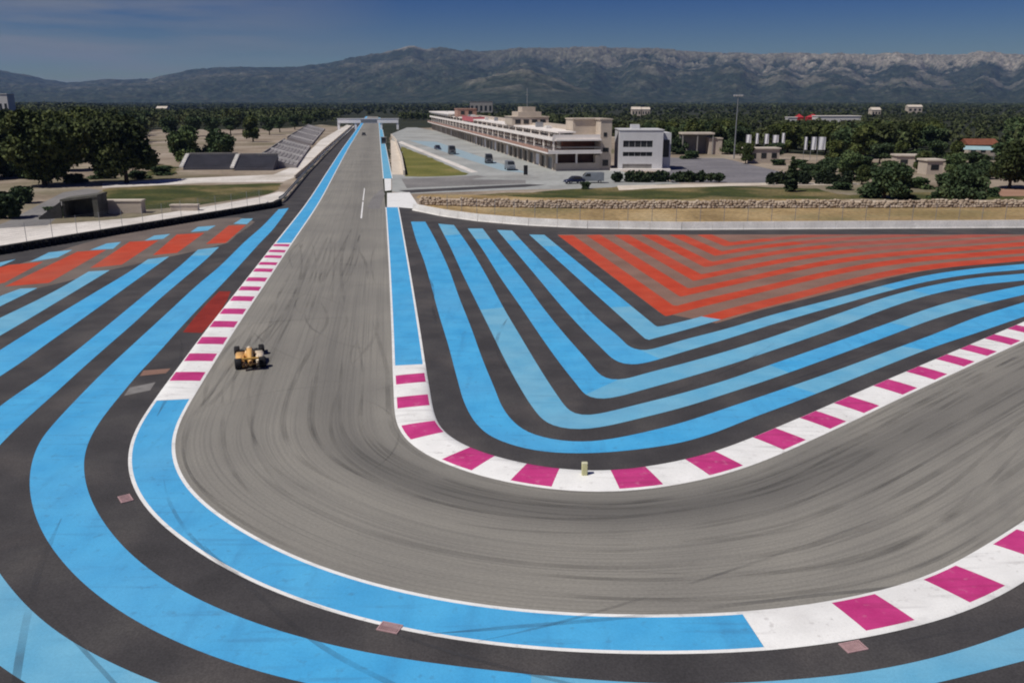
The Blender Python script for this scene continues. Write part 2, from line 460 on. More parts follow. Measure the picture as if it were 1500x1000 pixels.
def mountains():
    nu, nd = 1150, 260
    px = np.linspace(-1100, 2800, nu)
    d = np.linspace(3600, 9800, nd)
    PXg, D = np.meshgrid(px, d, indexing='ij')
    U = (PXg - 750) / F * math.cos(PITCH)
    X = U * D
    rp = np.array(RIDGE, float)
    ry = np.interp(px, rp[:, 0], rp[:, 1])
    el = -(PITCH + np.arctan((ry - 500) / F))
    RD = 8200.0
    H = (CAM_H + RD * np.tan(el))[:, None] * np.ones_like(D)
    right = smoothstep(560, 900, PXg)
    # spurs run out of the range; on the right they end in triangular wooded aprons under the cliff
    ph = PXg / 92.0 + 1.1 * vnoise(PXg / 120, PXg * 0 + 3.1, 5, 3) + .25 * vnoise(X / 400, D / 500, 9, 4)
    tri = .5 + .5 * np.cos(2 * np.pi * ph)                     # 1 on a spur, 0 in a gully
    n1 = vnoise(X / 900, D / 900, 1, 6); n2 = vnoise(X / 260, D / 260, 2, 5); n3 = vnoise(X / 80, D / 80, 3, 5); n4 = vnoise(X / 28, D / 36, 4, 3)
    T = (D - 4400) / (RD - 4400) + 0.10 * (n1 - .5) + 0.07 * (n3 - .5) + 0.05 * (n4 - .5) + 0.05 * (n2 - .5)
    low = smoothstep(0.0, 0.95, T + 0.06 * (tri - .5) * right)
    cliff = smoothstep(0.80, 0.97, T)
    apron = 0.60 + 0.11 * tri + 0.12 * (vnoise(PXg / 60, PXg * 0 + 1.7, 6, 4) - .5) * 2
    frac_r = low * apron + cliff * (1 - apron)
    frac_l = smoothstep(0.0, 1.0, T) * (0.82 + 0.18 * smoothstep(.85, 1, T))
    frac = frac_l * (1 - right) + frac_r * right
    back = 1 - 0.5 * smoothstep(1.0, 1.45, T)
    Z = H * frac * back
    rel = smoothstep(0.02, 0.3, T)
    keep = np.exp(-((D - RD) / 500) ** 2)
    Z = Z + rel * (1 - .8 * keep) * ((n1 - .5) * 55 + (n2 - .5) * 38 + (n3 - .5) * 30 + (n4 - .5) * 16) + keep * ((n3 - .5) * 22 + (n2 - .5) * 26)
    # a nearer rocky hill in front of the range
    hill = np.exp(-((PXg - 770) / 95) ** 2) * np.exp(-((D - 4900) / 520) ** 2)
    hill2 = np.exp(-((PXg - 640) / 120) ** 2) * np.exp(-((D - 5400) / 600) ** 2)
    Z = np.maximum(Z, 0) * (1 - .5 * hill) + hill * (150 + (n2 - .5) * 90 + (n3 - .5) * 26) + hill2 * 40
    Z = Z * smoothstep(3700, 4300, D) - 6 * (1 - smoothstep(3700, 4000, D))
    Z[:, -1] = -5
    # bare limestone: the cliff above the aprons, patches on spurs and on the front hill
    hn = Z / np.maximum(H, 30)
    rock = right * smoothstep(-0.03, 0.05, hn - (apron + 0.08) + (n3 - .5) * 0.75 + (n2 - .5) * .45)
    rock = np.maximum(rock, right * 0.45 * smoothstep(0.52, 0.66, n2) * smoothstep(0.16, 0.30, hn) * smoothstep(.62, .45, hn))
    rock = np.maximum(rock, smoothstep(0.25, .6, hill) * smoothstep(0.44, 0.60, n3 * .5 + n2 * .5) * 0.75)
    rock = np.maximum(rock, (1 - right) * 0.5 * smoothstep(0.55, 0.72, n2 * .6 + n3 * .4) * smoothstep(.2, .6, hn))
    rock = rock * (0.55 + 0.45 * smoothstep(950, 1300, PXg)) * np.clip(0.15 + 0.55 * n4 + 0.75 * (vnoise(X / 45, D / 60, 12, 4) - .25), 0.1, 1)
    rock = np.maximum(rock, 0.9 * smoothstep(0.93, 1.0, hn) * np.exp(-((PXg - 600) / 30) ** 2))
    V = np.column_stack([X.ravel(), D.ravel(), Z.ravel()])
    idx = np.arange(nu * nd).reshape(nu, nd)
    Q = np.column_stack([idx[:-1, :-1].ravel(), idx[1:, :-1].ravel(), idx[1:, 1:].ravel(), idx[:-1, 1:].ravel()])
    m = mat('mountain_side', [(0.32, (0.018, 0.028, 0.017)), (0.52, (0.030, 0.042, 0.026)), (0.72, (0.075, 0.078, 0.056))], scale=0.016, detail=12, rough=0.95, fine=0.5, fine_scale=0.045, spec=0.1, blotch=(0.0035, 0.5, 0.66, (0.07, 0.075, 0.055), 0.45), bump=0.6, bump_scale=0.03,
            wear=('rock', (0.36, 0.32, 0.26), 1.0))
    o = quads_mesh('mountains', V, Q, m, attr={'rock': rock.ravel()})
    o.data.polygons.foreach_set('use_smooth', [True] * len(o.data.polygons))
    return o
tag(mountains(), kind='structure')

# ------------------------------------------------------------------ run-off, track, edges
W_KERB = 2.05
KI_PX = [(527, 190), (521, 200), (509, 220), (493, 250), (466, 300), (428, 357), (393, 410), (342, 487), (295, 563), (273, 600), (258, 632), (255, 660), (262, 690), (280, 718), (305, 742), (362, 780), (444, 821), (572, 862), (700, 886), (800, 897),
         (900, 901), (1000, 901), (1080, 898), (1160, 891), (1224, 880), (1300, 864), (1356, 847), (1444, 799), (1500, 763)]
AI_PX = [(556, 200), (557.5, 220), (560, 250), (562.5, 280), (565, 310), (570, 400), (574, 500), (575, 537), (577, 580), (578, 605), (583, 629), (602, 653), (653, 681), (727, 704), (800, 717), (867, 722), (920, 720.5), (973, 714), (1040, 701), (1100, 683), (1213, 634), (1333, 577), (1400, 546), (1500, 500)]
def straight_extend(w, b):
    return extend(w, 0, b)
KI = smooth(dense(extend(GS(KI_PX), 420, 70)), 1.6)
AI = smooth(dense(extend(GS(AI_PX), 500, 60)), 1.3)
KO = KI - normals(KI) * W_KERB            # travel runs from far to near, then right: the outside lies to the right
AO = AI + normals(AI) * W_KERB

BARL = GS([(0, 372), (100, 355), (200, 338), (300, 321), (400, 304)])
BARL = np.vstack([[-78, 30], [-68, 62], BARL, [-37.2, 136.5]])
RAILL = np.vstack([[-37.4, 138], GS([(416, 294), (450, 254), (483, 220), (516, 188)])])
RAILL = extend(RAILL, 0, 330)
WALLR = np.vstack([GS([(606, 308), (650, 317), (700, 324), (770, 330), (850, 334), (1000, 336.5), (1250, 335), (1500, 333.5)]), [130, 112.5]])
far_a = AI[AI[:, 1] > 132]
run = np.vstack([[-84, -40], BARL, RAILL, far_a[::20], [-16.0, 131.5], WALLR, [150, 112], [150, -40]])
sheet('run_off_tarmac', run, 0.020, M_dark, px=False)

# the track itself: a grid between its two edges, with length and width as texture coordinates
def nearest(w, p):
    return int(np.argmin(np.sum((w - p) ** 2, axis=1)))
ANCH = [((556, 200), (521, 200)), ((560, 250), (493, 250)), ((565, 310), (458, 312)), ((570, 400), (400, 400)), ((575, 537), (300, 555)), ((583, 629), (255, 655)), ((653, 681), (330, 760)), ((800, 717), (560, 859)), ((920, 720), (900, 901)), ((1100, 683), (1224, 880)), ((1333, 577), (1444, 799)), ((1500, 500), (1500, 763))]
ia = [0] + [nearest(AI, G(*a)) for a, b in ANCH] + [len(AI) - 1]
ib = [0] + [nearest(KI, G(*b)) for a, b in ANCH] + [len(KI) - 1]
pa, pb = [], []
for k in range(len(ia) - 1):
    n = max(3, int((ib[k + 1] - ib[k]) / 1.5))
    f = np.linspace(0, 1, n, endpoint=(k == len(ia) - 2))
    pa.append(ia[k] + f * (ia[k + 1] - ia[k])); pb.append(ib[k] + f * (ib[k + 1] - ib[k]))
pa = np.concatenate(pa); pb = np.concatenate(pb)
ea = np.column_stack([np.interp(pa, np.arange(len(AI)), AI[:, c]) for c in (0, 1)])
eb = np.column_stack([np.interp(pb, np.arange(len(KI)), KI[:, c]) for c in (0, 1)])
NA = 25
fr = np.linspace(0, 1, NA)
grid = ea[:, None, :] * (1 - fr)[None, :, None] + eb[:, None, :] * fr[None, :, None]
S = arclen((ea + eb) / 2)
wid = np.linalg.norm(eb - ea, axis=1)
vv = fr[None, :] * 12.0 * np.ones_like(wid)[:, None]
corner = np.exp(-((S - S[np.argmin(np.sum(((ea + eb) / 2 - G(800, 790)) ** 2, axis=1))]) / 26) ** 2)
line_v = 4.6 * (1 - corner) + 2.6 * corner
rub = np.exp(-((vv - line_v[:, None]) / (1.8 + .6 * (1 - corner))[:, None]) ** 2) * (0.30 + 0.62 * corner)[:, None]
rub += 0.35 * np.exp(-((vv - 8.6) / 1.4) ** 2) * np.exp(-((ea[:, 1] - 60) / 25) ** 2)[:, None] * (np.arange(len(S)) < nearest(ea, G(600, 653)))[:, None]
V = np.column_stack([grid.reshape(-1, 2), np.full(grid.shape[0] * NA, 0.024)])
idx = np.arange(len(V)).reshape(-1, NA)
Q = np.column_stack([idx[:-1, :-1].ravel(), idx[1:, :-1].ravel(), idx[1:, 1:].ravel(), idx[:-1, 1:].ravel()])
trk = quads_mesh('race_track', V, Q, M_track, attr={'rubber': np.clip(rub, 0, 1).ravel()})
uv = trk.data.uv_layers.new(name='UVMap')
UVp = np.column_stack([np.repeat(S, NA), vv.ravel()])
li = np.zeros(len(trk.data.loops), np.int32); trk.data.loops.foreach_get('vertex_index', li)
uv.data.foreach_set('uv', UVp[li].astype(np.float32).ravel())
if trk.data.polygons[0].normal.z < 0:
    trk.data.flip_normals()
tag(trk, kind='structure')

def edge_band(name, E, side, s0, s1, mats, blocks=None, h=0.0, z=0.028, margin=0.16, caps=True):
    """kerb or painted edge strip of W_KERB along edge curve E from arc length s0 to s1; side +1 = to the left of travel.
    material 0 is the field, 1 the margins, 2 the coloured blocks; blocks = [(centre, length), ...]"""
    s = arclen(E); nm = normals(E)
    st = set(np.arange(s0, s1, 0.6).round(4)) | {s1}
    for c, ln in (blocks or []):
        for q in (c - ln / 2, c + ln / 2):
            if s0 < q < s1: st.add(round(q, 4))
    st = np.array(sorted(st))
    st = st[np.r_[True, np.diff(st) > 0.03]]
    p = np.column_stack([np.interp(st, s, E[:, c]) for c in (0, 1)])
    n = np.column_stack([np.interp(st, s, nm[:, c]) for c in (0, 1)]); n /= np.linalg.norm(n, axis=1)[:, None]
    ac = np.array([0, margin, W_KERB * .35, W_KERB * .7, W_KERB - margin, W_KERB])
    hz_ = np.array([0, 0.25, 0.6, 0.9, 1.0, 0.1]) * h + z
    tp = np.clip(np.minimum(st - st[0], st[-1] - st) / 1.6, .12, 1)          # the ends run down to the tarmac
    V = np.array([[*(p[i] + side * n[i] * a), z + (hz_[k] - z) * tp[i]] for i in range(len(st)) for k, a in enumerate(ac)])
    na = len(ac); Q = []; mi = []
    for i in range(len(st) - 1):
        mid = (st[i] + st[i + 1]) / 2
        on = any(abs(mid - c) < ln / 2 for c, ln in (blocks or []))
        for k in range(na - 1):
            Q.append((i * na + k, (i + 1) * na + k, (i + 1) * na + k + 1, i * na + k + 1))
            inner = 1 <= k <= na - 3
            mi.append(2 if (on and inner) else (0 if inner else 1))
    o = quads_mesh(name, V, np.array(Q), mats, mi=np.array(mi))
    if o.data.polygons[0].normal.z < 0: o.data.flip_normals()
    return tag(o, kind='structure')

def s_at(E, px, py):
    return arclen(E)[nearest(E, G(px, py))]
def centres(E, pts, n_more=0, frac=0.43):
    c = np.array([s_at(E, *p) for p in pts])
    d = np.gradient(c)
    out = [(x, dd * frac) for x, dd in zip(c, d)]
    out += [(c[-1] + d[-1] * (k + 1), d[-1] * frac) for k in range(n_more)]
    return out
PINK_IN = centres(AI, [(600, 556), (604, 592), (617, 633), (680, 675), (790, 698), (935, 702), (1047, 678), (1137, 645), (1203, 619), (1258, 594), (1312, 570), (1360, 550), (1405, 531), (1440, 516), (1478, 500)], 12)
PINK_OUT = centres(KI, [(410, 361), (404, 369), (397, 377.5), (390, 387), (382, 398), (372, 411), (362, 425), (352, 440), (342, 457), (327, 477), (312, 500), (293, 525), (270, 555)])
PINK_END = centres(KI, [(1280, 902), (1418, 862), (1508, 803)], 12)
kA, kB, kC = s_at(KI, 428, 356), s_at(KI, 283, 583), s_at(KI, 1086, 898)
edge_band('edge_strip', KI, -1, 5, kA, [M_blue, M_white], z=0.030)
edge_band('kerb', KI, -1, kA, kB, [M_white, M_white, M_pink], blocks=PINK_OUT, h=0.12)
edge_band('edge_strip', KI, -1, kB, kC, [M_blue, M_white], z=0.030)
edge_band('kerb', KI, -1, kC, arclen(KI)[-1] - 1, [M_white, M_white, M_pink], blocks=PINK_END, h=0.12)
aA, aB, aC, aD = s_at(AI, 561, 262), s_at(AI, 565, 304), s_at(AI, 575, 537), arclen(AI)[-1] - 1
edge_band('edge_strip', AI, 1, 60, aA, [M_blue2, M_white], z=0.030)
edge_band('edge_strip', AI, 1, aB, aC, [M_blue, M_white], z=0.030)
edge_band('kerb', AI, 1, aC, aD, [M_white, M_white, M_pink], blocks=PINK_IN, h=0.12)

# ------------------------------------------------------------------ painted run-off stripes
BL = [M_blue, M_blue2]
Z1 = 0.026
def stripe(outer, inner, sig=0.8, sections=None, a=0, b=0, mats=BL, z=Z1):
    return zipper('run_off_stripe', curve(outer, sig, a=a, b=b), curve(inner, sig, a=a, b=b), z, mats, sections)

# left-hand sweep, nearest the kerb first
stripe([(408, 307), (383, 333), (360, 353), (320, 392), (290, 417), (250, 454), (200, 500), (160, 537), (120, 577), (85, 614), (60, 644), (47, 676), (43, 708), (48, 744), (64, 784), (92, 824), (132, 864), (176, 896), (224, 924), (280, 950), (340, 972), (400, 990), (480, 1008), (600, 1027), (750, 1040), (900, 1047), (1050, 1045), (1200, 1032), (1350, 1006), (1500, 968)],
       [(423, 305), (400, 336), (380, 357), (350, 390), (320, 422), (290, 453), (263, 482), (230, 519), (200, 551), (180, 575), (158, 602), (136, 634), (124, 665), (123, 692), (130, 724), (148, 760), (172, 792), (200, 820), (256, 860), (320, 892), (400, 922), (480, 944), (540, 957), (600, 967), (700, 980), (850, 995), (1000, 1003), (1100, 1000), (1220, 991), (1284, 982), (1360, 966), (1420, 949), (1500, 920)],
       1.0, [(0.755, 0.86, 1)], b=25)
stripe([(290, 366), (267, 387), (233, 415), (200, 442), (160, 475), (117, 510), (67, 549), (33, 572), (0, 595), (-60, 650), (-110, 730), (-125, 800), (-90, 890), (-40, 945), (0, 976), (20, 990), (60, 1015), (150, 1055)],
       [(321, 362), (300, 382), (267, 410), (233, 439), (200, 470), (160, 505), (117, 543), (80, 577), (43, 610), (0, 652), (-30, 690), (-42, 740), (-30, 790), (0, 841), (24, 872), (60, 908), (104, 940), (160, 970), (228, 1000), (330, 1032)],
       1.0, [(0.0, 0.05, 1), (0.74, 1.1, 1)], b=12)
L2O = curve([(200, 442), (160, 475), (117, 510), (67, 549), (33, 572), (0, 595), (-60, 650), (-110, 730), (-125, 800), (-90, 890), (-40, 945), (0, 976), (20, 990), (60, 1015), (150, 1055)], 1.0, b=12)
def outer_lane(px_, z0_=0):
    """traced edge that carries on round the sweep parallel to the second stripe"""
    e_ = dense(GS(px_), 0.5); k_ = nearest(L2O, e_[-1]); o_ = np.linalg.norm(L2O[k_] - e_[-1])
    tail = L2O - normals(L2O) * o_
    return smooth(resample(np.vstack([e_[:-6], tail[k_ + 8:]]), 0.5), 1.2)
for eo, ei, sec in (([(217, 380), (187, 400), (140, 428), (100, 452), (50, 482), (0, 513)], [(248, 376), (213, 401), (167, 434), (117, 470), (67, 505), (33, 530), (0, 553)], [(0, 0.04, 1), (.7, 1.1, 1)]),
                    ([(130, 398), (87, 423), (40, 447), (0, 466), (-60, 496)], [(161, 396), (133, 413), (83, 443), (33, 473), (0, 492), (-50, 521)], [(0, 1.1, 1)]),
                    ([(30, 423), (0, 434), (-100, 478)], [(55, 422), (33, 433), (0, 449), (-100, 500)], [(0, 1.1, 1)])):
    zipper('run_off_stripe', outer_lane(eo), outer_lane(ei), Z1, BL, sec)

# red blocks and pale blocks across the top of the sweep
sheet('run_off_field', [(-60, 420), (0, 396), (130, 354), (250, 328), (345, 318), (375, 324), (330, 358), (255, 375), (165, 395), (60, 422), (0, 433), (-60, 447)], 0.0235, mat('grey_worn_tarmac', [(0.3, (0.13, 0.105, 0.095)), (0.7, (0.19, 0.155, 0.135))], scale=0.25, detail=8, rough=0.85, fine=0.12, fine_scale=10), ragged=0.1)
def block(pts, m, ox=0, oy=300, k=3.0, z=Z1):
    return sheet('run_off_block', [(ox + x / k, oy + y / k) for x, y in pts], z, m)
for p in ([(1005, 92), (1082, 89), (992, 168), (905, 173)], [(778, 131), (898, 124), (778, 212), (672, 222)], [(570, 163), (697, 157), (535, 264), (395, 279)], [(340, 207), (468, 198), (215, 344), (20, 360)], [(40, 265), (190, 251), (20, 343), (-140, 374), (-140, 312)]):
    block(p, M_red)
for p in ([(1062, 62), (1112, 61), (1085, 86), (1026, 84)], [(870, 98), (948, 92), (912, 114), (838, 120)], [(678, 136), (748, 129), (718, 150), (636, 158)], [(468, 171), (532, 164), (498, 194), (395, 200)], [(215, 210), (318, 199), (255, 232), (130, 252)], [(-20, 258), (70, 240), (0, 272), (-140, 300)]):
    block(p, M_blue2)
# a scrap of dark red carpet and scuffed bare patches between stripe and kerb
sheet('run_off_patch', [(321, 427), (338, 427), (333, 440), (318, 465), (296, 488), (268, 487), (285, 465), (303, 445)], Z1, M_maroon)
sheet('run_off_patch', [(210, 543), (250, 540), (243, 547), (205, 551)], Z1, M_brown)
sheet('run_off_patch', [(190, 568), (228, 560), (220, 572), (182, 580)], Z1, M_road)

# right-hand nest of chevrons
R = {
 1: ([(602, 325), (610, 353), (622, 385), (632, 420), (643, 461), (657, 507), (669, 552), (681, 592), (697, 620), (718, 639), (747, 651), (783, 660), (827, 664), (867, 664), (917, 660.5), (967, 654), (1000, 648), (1047, 634), (1100, 613), (1167, 588), (1233, 562), (1300, 535), (1367, 509), (1433, 487), (1500, 464)],
     [(623, 325), (637, 350), (657, 393), (673, 437), (690, 480), (707, 527), (726, 573), (735, 595), (750, 616), (772, 633), (800, 642), (833, 647), (867, 647), (900, 642.5), (950, 632), (1000, 619), (1067, 597), (1150, 569), (1233, 540), (1300, 515), (1367, 490), (1433, 464), (1500, 443)]),
 2: ([(642, 328), (660, 363), (677, 400), (700, 447), (720, 487), (740, 528), (763, 570), (781, 598), (800, 619), (820, 627), (847, 629.5), (880, 626), (933, 614), (1000, 597), (1067, 576), (1133, 554), (1233, 518), (1300, 493), (1367, 468), (1433, 448), (1500, 432)],
     [(665, 330), (687, 361), (713, 405), (737, 450), (763, 494), (790, 539), (812, 573), (832, 600), (843, 608), (858, 609.5), (880, 606), (933, 593), (1000, 576), (1067, 556), (1133, 533), (1233, 498), (1300, 474), (1367, 450), (1433, 432), (1500, 418)]),
 3: ([(685, 335), (707, 366), (733, 407), (763, 450), (790, 490), (817, 528), (843, 561), (862, 582), (875, 585.5), (895, 583.5), (950, 569), (1000, 555), (1067, 535), (1133, 513), (1233, 478), (1300, 452), (1367, 431), (1433, 418), (1500, 411)],
     [(707, 335), (733, 369), (767, 412), (797, 453), (827, 490), (857, 524), (880, 550), (893, 557), (908, 557), (950, 546), (1000, 533), (1067, 514), (1133, 493), (1233, 458), (1300, 435), (1367, 418), (1433, 407), (1500, 401)]),
 4: ([(728, 337), (757, 371), (790, 410), (820, 446), (850, 479), (877, 506), (904, 530), (920, 535), (938, 533.5), (967, 526), (1000, 516), (1067, 496), (1133, 475), (1233, 446), (1300, 427), (1367, 411), (1433, 401), (1500, 395)],
     [(750, 338), (783, 373), (820, 411), (850, 442), (880, 471), (907, 494), (925, 510), (940, 514.5), (965, 509), (1000, 498.5), (1067, 481), (1133, 461), (1233, 435), (1300, 417), (1367, 402), (1433, 393), (1500, 387)]),
}
SEC = {1: [(0.60, 0.68, 1)], 2: [(0, .06, 1), (0.30, 0.56, 1), (0.66, 0.74, 1)], 3: [(0, 0.06, 1), (0.42, 0.68, 1)], 4: [(0, 0.06, 1), (0.40, 0.62, 1), (0.86, 1.1, 1)]}
for k in (1, 2, 3, 4):
    stripe(R[k][0], R[k][1], 0.55, SEC[k], b=35)
# the inner chevrons keep the same pitch: left arms straight, right arms parallel to the fourth stripe
r4o = curve(R[4][0], 0.5, b=60); r4i = curve(R[4][1], 0.5, b=60)
def arms(w, corner_px):
    k = nearest(w, G(*corner_px))
    return w[:k + 1], w[k:]
def chevron(base, cpx, off):
    """curve `base` moved inwards by off metres, with its corner kept sharp"""
    l, r = arms(base, cpx)
    l = smooth(l, 2.5) if len(l) > 20 else l; 
    L0, L1 = l[0], l[-8]
    dl = (L1 - L0) / np.linalg.norm(L1 - L0); nl = np.array([-dl[1], dl[0]])
    rr = r[6:] + normals(r[6:]) * off
    # meet of the left line with the right curve
    P0 = L0 + nl * off
    rel = rr - P0
    side = rel @ nl
    k = int(np.argmax(side > 0))
    right = rr[k:]; X = P0 + dl * ((right[0] - P0) @ dl)
    left = np.array([P0 + dl * t for t in np.linspace(0, (X - P0) @ dl, 60)])
    return np.vstack([left, right]), len(left)

zoneL, zl = chevron(r4i, (940, 514.5), 1.45)
top = 105.2
# worn tarmac that shows between the red chevrons
zo = zoneL[zoneL[:, 1] < top]
zo = zo[zo[:, 0] < 120]
zz, zk = chevron(r4i, (940, 514.5), 5.0)
q1 = zoneL[nearest(zoneL, G(1046, 473)):]; q1 = q1[(q1[:, 0] < 130) & (q1[:, 1] < top)]
zz = np.vstack([zz[:zk][zz[:zk][:, 1] < top], q1])
if zz[-1][1] < top: zz = np.vstack([zz, [zz[-1][0], top]])
sheet('run_off_field', np.vstack([zz[::3], zz[-1:], [zz[0][0] + .0, top]]), 0.0235, M_brown, px=False)
for k in range(5, 14):
    o_, c1 = chevron(r4o, (920, 535), 3.42 * (k - 4))
    i_, c2 = chevron(r4i, (940, 514.5), 3.42 * (k - 4))
    ok = lambda w: w[(w[:, 1] < top) & (w[:, 0] < 125)]
    o_, i_ = resample(ok(o_), 0.5), resample(ok(i_), 0.5)
    if len(i_) < 6 or len(o_) < 6: break
    if k == 5:
        s = arclen(o_); f = s[nearest(o_, G(1050, 472))] / s[-1]
        zipper('run_off_stripe', o_, i_, Z1, [M_blue, M_blue2, M_red], [(0, .06, 1), (f * .72, f, 1), (f, 1.1, 2)])
    else:
        zipper('run_off_stripe', o_, i_, Z1, [M_red, M_red2], [(0.62, 1.1, 1)] if k > 7 else None)

# ------------------------------------------------------------------ other ground sheets
sheet('earth', [(-900, 560), (-400, 440), (-60, 383), (0, 371), (200, 337), (405, 302), (416, 293), (450, 253), (516, 187), (470, 183), (420, 188), (330, 190), (225, 190), (190, 215), (120, 240), (-100, 258), (-500, 290), (-1100, 330)], 0.006, M_dirt, ragged=0.25)
sheet('service_road', [(-300, 430), (-60, 378), (0, 366), (200, 333), (402, 300), (424, 282), (408, 281), (380, 289), (300, 303), (200, 319), (100, 327), (0, 333), (-60, 338), (-300, 365)], 0.010, M_pale)
sheet('ramp_road', [(-20, 336), (70, 330), (98, 306), (150, 279), (128, 276), (92, 282), (48, 305), (10, 325)], 0.014, M_road)
sheet('bank_grass', [(150, 307), (150, 277), (230, 272), (330, 271), (410, 268), (414, 279), (372, 288), (300, 300), (210, 308)], 0.014, M_green, ragged=0.4)
sheet('service_road', [(150, 275), (300, 268), (415, 266), (442, 256), (500, 202), (521, 185), (508, 183), (470, 205), (432, 243), (400, 256), (280, 261), (150, 268)], 0.010, M_pale)
sheet('bank_grass', [(205, 258), (232, 240), (262, 246), (258, 256)], 0.014, M_green, ragged=0.4)
sheet('earth', [(592, 300), (700, 326), (850, 336), (1500, 336), (2300, 340), (2600, 250), (1500, 236), (1250, 232), (1000, 212), (900, 200), (650, 187), (596, 188), (572, 200), (572, 280)], 0.006, M_dirt, ragged=0.2)
sheet('dry_grass', [(622, 309), (720, 325), (850, 333), (1500, 333), (2200, 334), (2200, 290), (1500, 298), (900, 287), (612, 285)], 0.010, M_ochre, ragged=0.3)
sheet('bank_grass', [(690, 286), (900, 292), (1260, 292), (1500, 296), (1800, 296), (1500, 287), (1250, 279), (1100, 273), (960, 270), (880, 275), (730, 284)], 0.014, M_green, ragged=0.5)
sheet('pit_lane', [(574, 281), (600, 284), (760, 278), (905, 276), (1000, 270), (905, 250), (800, 246), (640, 192), (610, 187), (596, 187), (574, 196), (574, 204)], 0.012, M_lane)
sheet('infield_grass', [(587, 214), (690, 256), (640, 259), (594, 259)], 0.016, M_olive, ragged=0.15, step=5)
sheet('lane_line', [(583, 209), (690, 253), (700, 252), (588, 207)], 0.016, M_pale)
sheet('lane_band', [(600, 206), (735, 250), (775, 254), (640, 208)], 0.016, plain('pale_blue_paint', (0.30, 0.40, 0.46), 0.7))
sheet('access_road', [(588, 262), (660, 260), (700, 257), (712, 259), (690, 263), (770, 264), (770, 269), (610, 275), (596, 276)], 0.018, M_road)
sheet('access_road', [(584, 279), (770, 270), (800, 271), (770, 274), (650, 280), (600, 283)], 0.018, M_dark)
sheet('apron', [(567, 283), (600, 282), (612, 300), (606, 306), (585, 304), (567, 304)], 0.032, M_white)
sheet('wall_strip', [(572, 205), (580, 208), (588, 233), (592, 256), (574, 256)], 0.018, M_cream)
sheet('apron', [(563, 262), (573, 262), (573, 279), (564, 280)], 0.034, M_white)
sheet('lane_line', [(528, 320), (530.2, 320), (532.6, 296), (530.8, 296)], 0.030, M_white)
sheet('lane_line', [(531, 294), (532.7, 294), (534.6, 276), (533.4, 276)], 0.030, M_white)
sheet('worn_lane', [(538, 306), (556, 306), (564, 284), (560, 277), (552, 283), (543, 293)], 0.029, M_road)
sheet('parking', [(972, 231), (1060, 232), (1150, 253), (1165, 262), (1118, 268), (985, 268), (968, 246)], 0.012, M_park)
sheet('path', [(1180, 270), (1262, 268), (1270, 285), (1235, 286), (1200, 278)], 0.018, M_dirt, ragged=0.2)
sheet('path', [(1440, 276), (1560, 274), (1560, 287), (1450, 288)], 0.018, mat('red_earth', [(0.3, (0.28, 0.15, 0.10)), (0.7, (0.40, 0.25, 0.18))], scale=0.1, rough=0.95), ragged=0.2)
sheet('path', [(905, 272), (1120, 268), (1260, 268), (1260, 271), (1110, 271.5), (960, 276), (905, 279)], 0.020, M_cream, ragged=0.1)

# ------------------------------------------------------------------ rubber left on the tarmac
M_mark = mat('tyre_rubber_mark', [(0.3, (0.045, 0.044, 0.044)), (0.7, (0.085, 0.083, 0.081))], scale=0.6, detail=6, rough=0.8)
def thin_out(m, lo, hi, scale):
    nt_ = m.node_tree; b_ = nt_.nodes['Principled BSDF']
    t_ = nt_.nodes.new('ShaderNodeTexCoord'); n_ = nt_.nodes.new('ShaderNodeTexNoise'); n_.inputs['Scale'].default_value = scale; n_.inputs['Detail'].default_value = 8
    r_ = nt_.nodes.new('ShaderNodeMapRange'); r_.inputs[1].default_value = .35; r_.inputs[2].default_value = .7; r_.inputs[3].default_value = lo; r_.inputs[4].default_value = hi
    nt_.links.new(t_.outputs['Object'], n_.inputs['Vector']); nt_.links.new(n_.outputs['Fac'], r_.inputs[0]); nt_.links.new(r_.outputs[0], b_.inputs['Alpha'])
thin_out(M_mark, 0.0, 0.22, 0.22)
MIDL = (ea + eb) / 2
def on_track(s_, v_):
    """spot at length s_ along the track and fraction v_ of its width"""
    a_ = np.column_stack([np.interp(s_, S, ea[:, c]) for c in (0, 1)]); b_ = np.column_stack([np.interp(s_, S, eb[:, c]) for c in (0, 1)])
    return a_ * (1 - v_)[:, None] + b_ * v_[:, None]
def s_of(px_, py_):
    return S[int(np.argmin(np.sum((MIDL - G(px_, py_)) ** 2, axis=1)))]
mr_ = np.random.default_rng(77)
sa, sb_ = s_of(470, 330), S[-1] - 40
allV, allT, kk = [], [], 0
def ribbon(p, w_, z_):
    global kk
    n_ = normals(p); tap = np.clip(np.minimum(np.arange(len(p)), np.arange(len(p))[::-1]) / 4, .15, 1)[:, None]
    q = np.vstack([p + n_ * w_ / 2 * tap, p - n_ * w_ / 2 * tap]); m_ = len(p)
    allV.append(np.column_stack([q, np.full(len(q), z_)]))
    for i in range(m_ - 1): allT.append((kk + i, kk + m_ + i, kk + m_ + i + 1, kk + i + 1))
    kk += len(q)
for k in range(60):
    L_ = mr_.uniform(8, 42); s0_ = mr_.uniform(sa, sb_ - L_); v0_ = mr_.uniform(.08, .92); dv = mr_.normal(0, .10)
    s_ = np.arange(s0_, s0_ + L_, .8); f = np.linspace(0, 1, len(s_)); v_ = np.clip(v0_ + dv * f + mr_.normal(0, .05) * np.sin(f * 3.1), .03, .97)
    ribbon(on_track(s_, v_), mr_.uniform(.12, .34), 0.0252)
    if k % 3 == 0: ribbon(on_track(s_, np.clip(v_ + .13, 0, .985)), mr_.uniform(.12, .28), 0.0252)
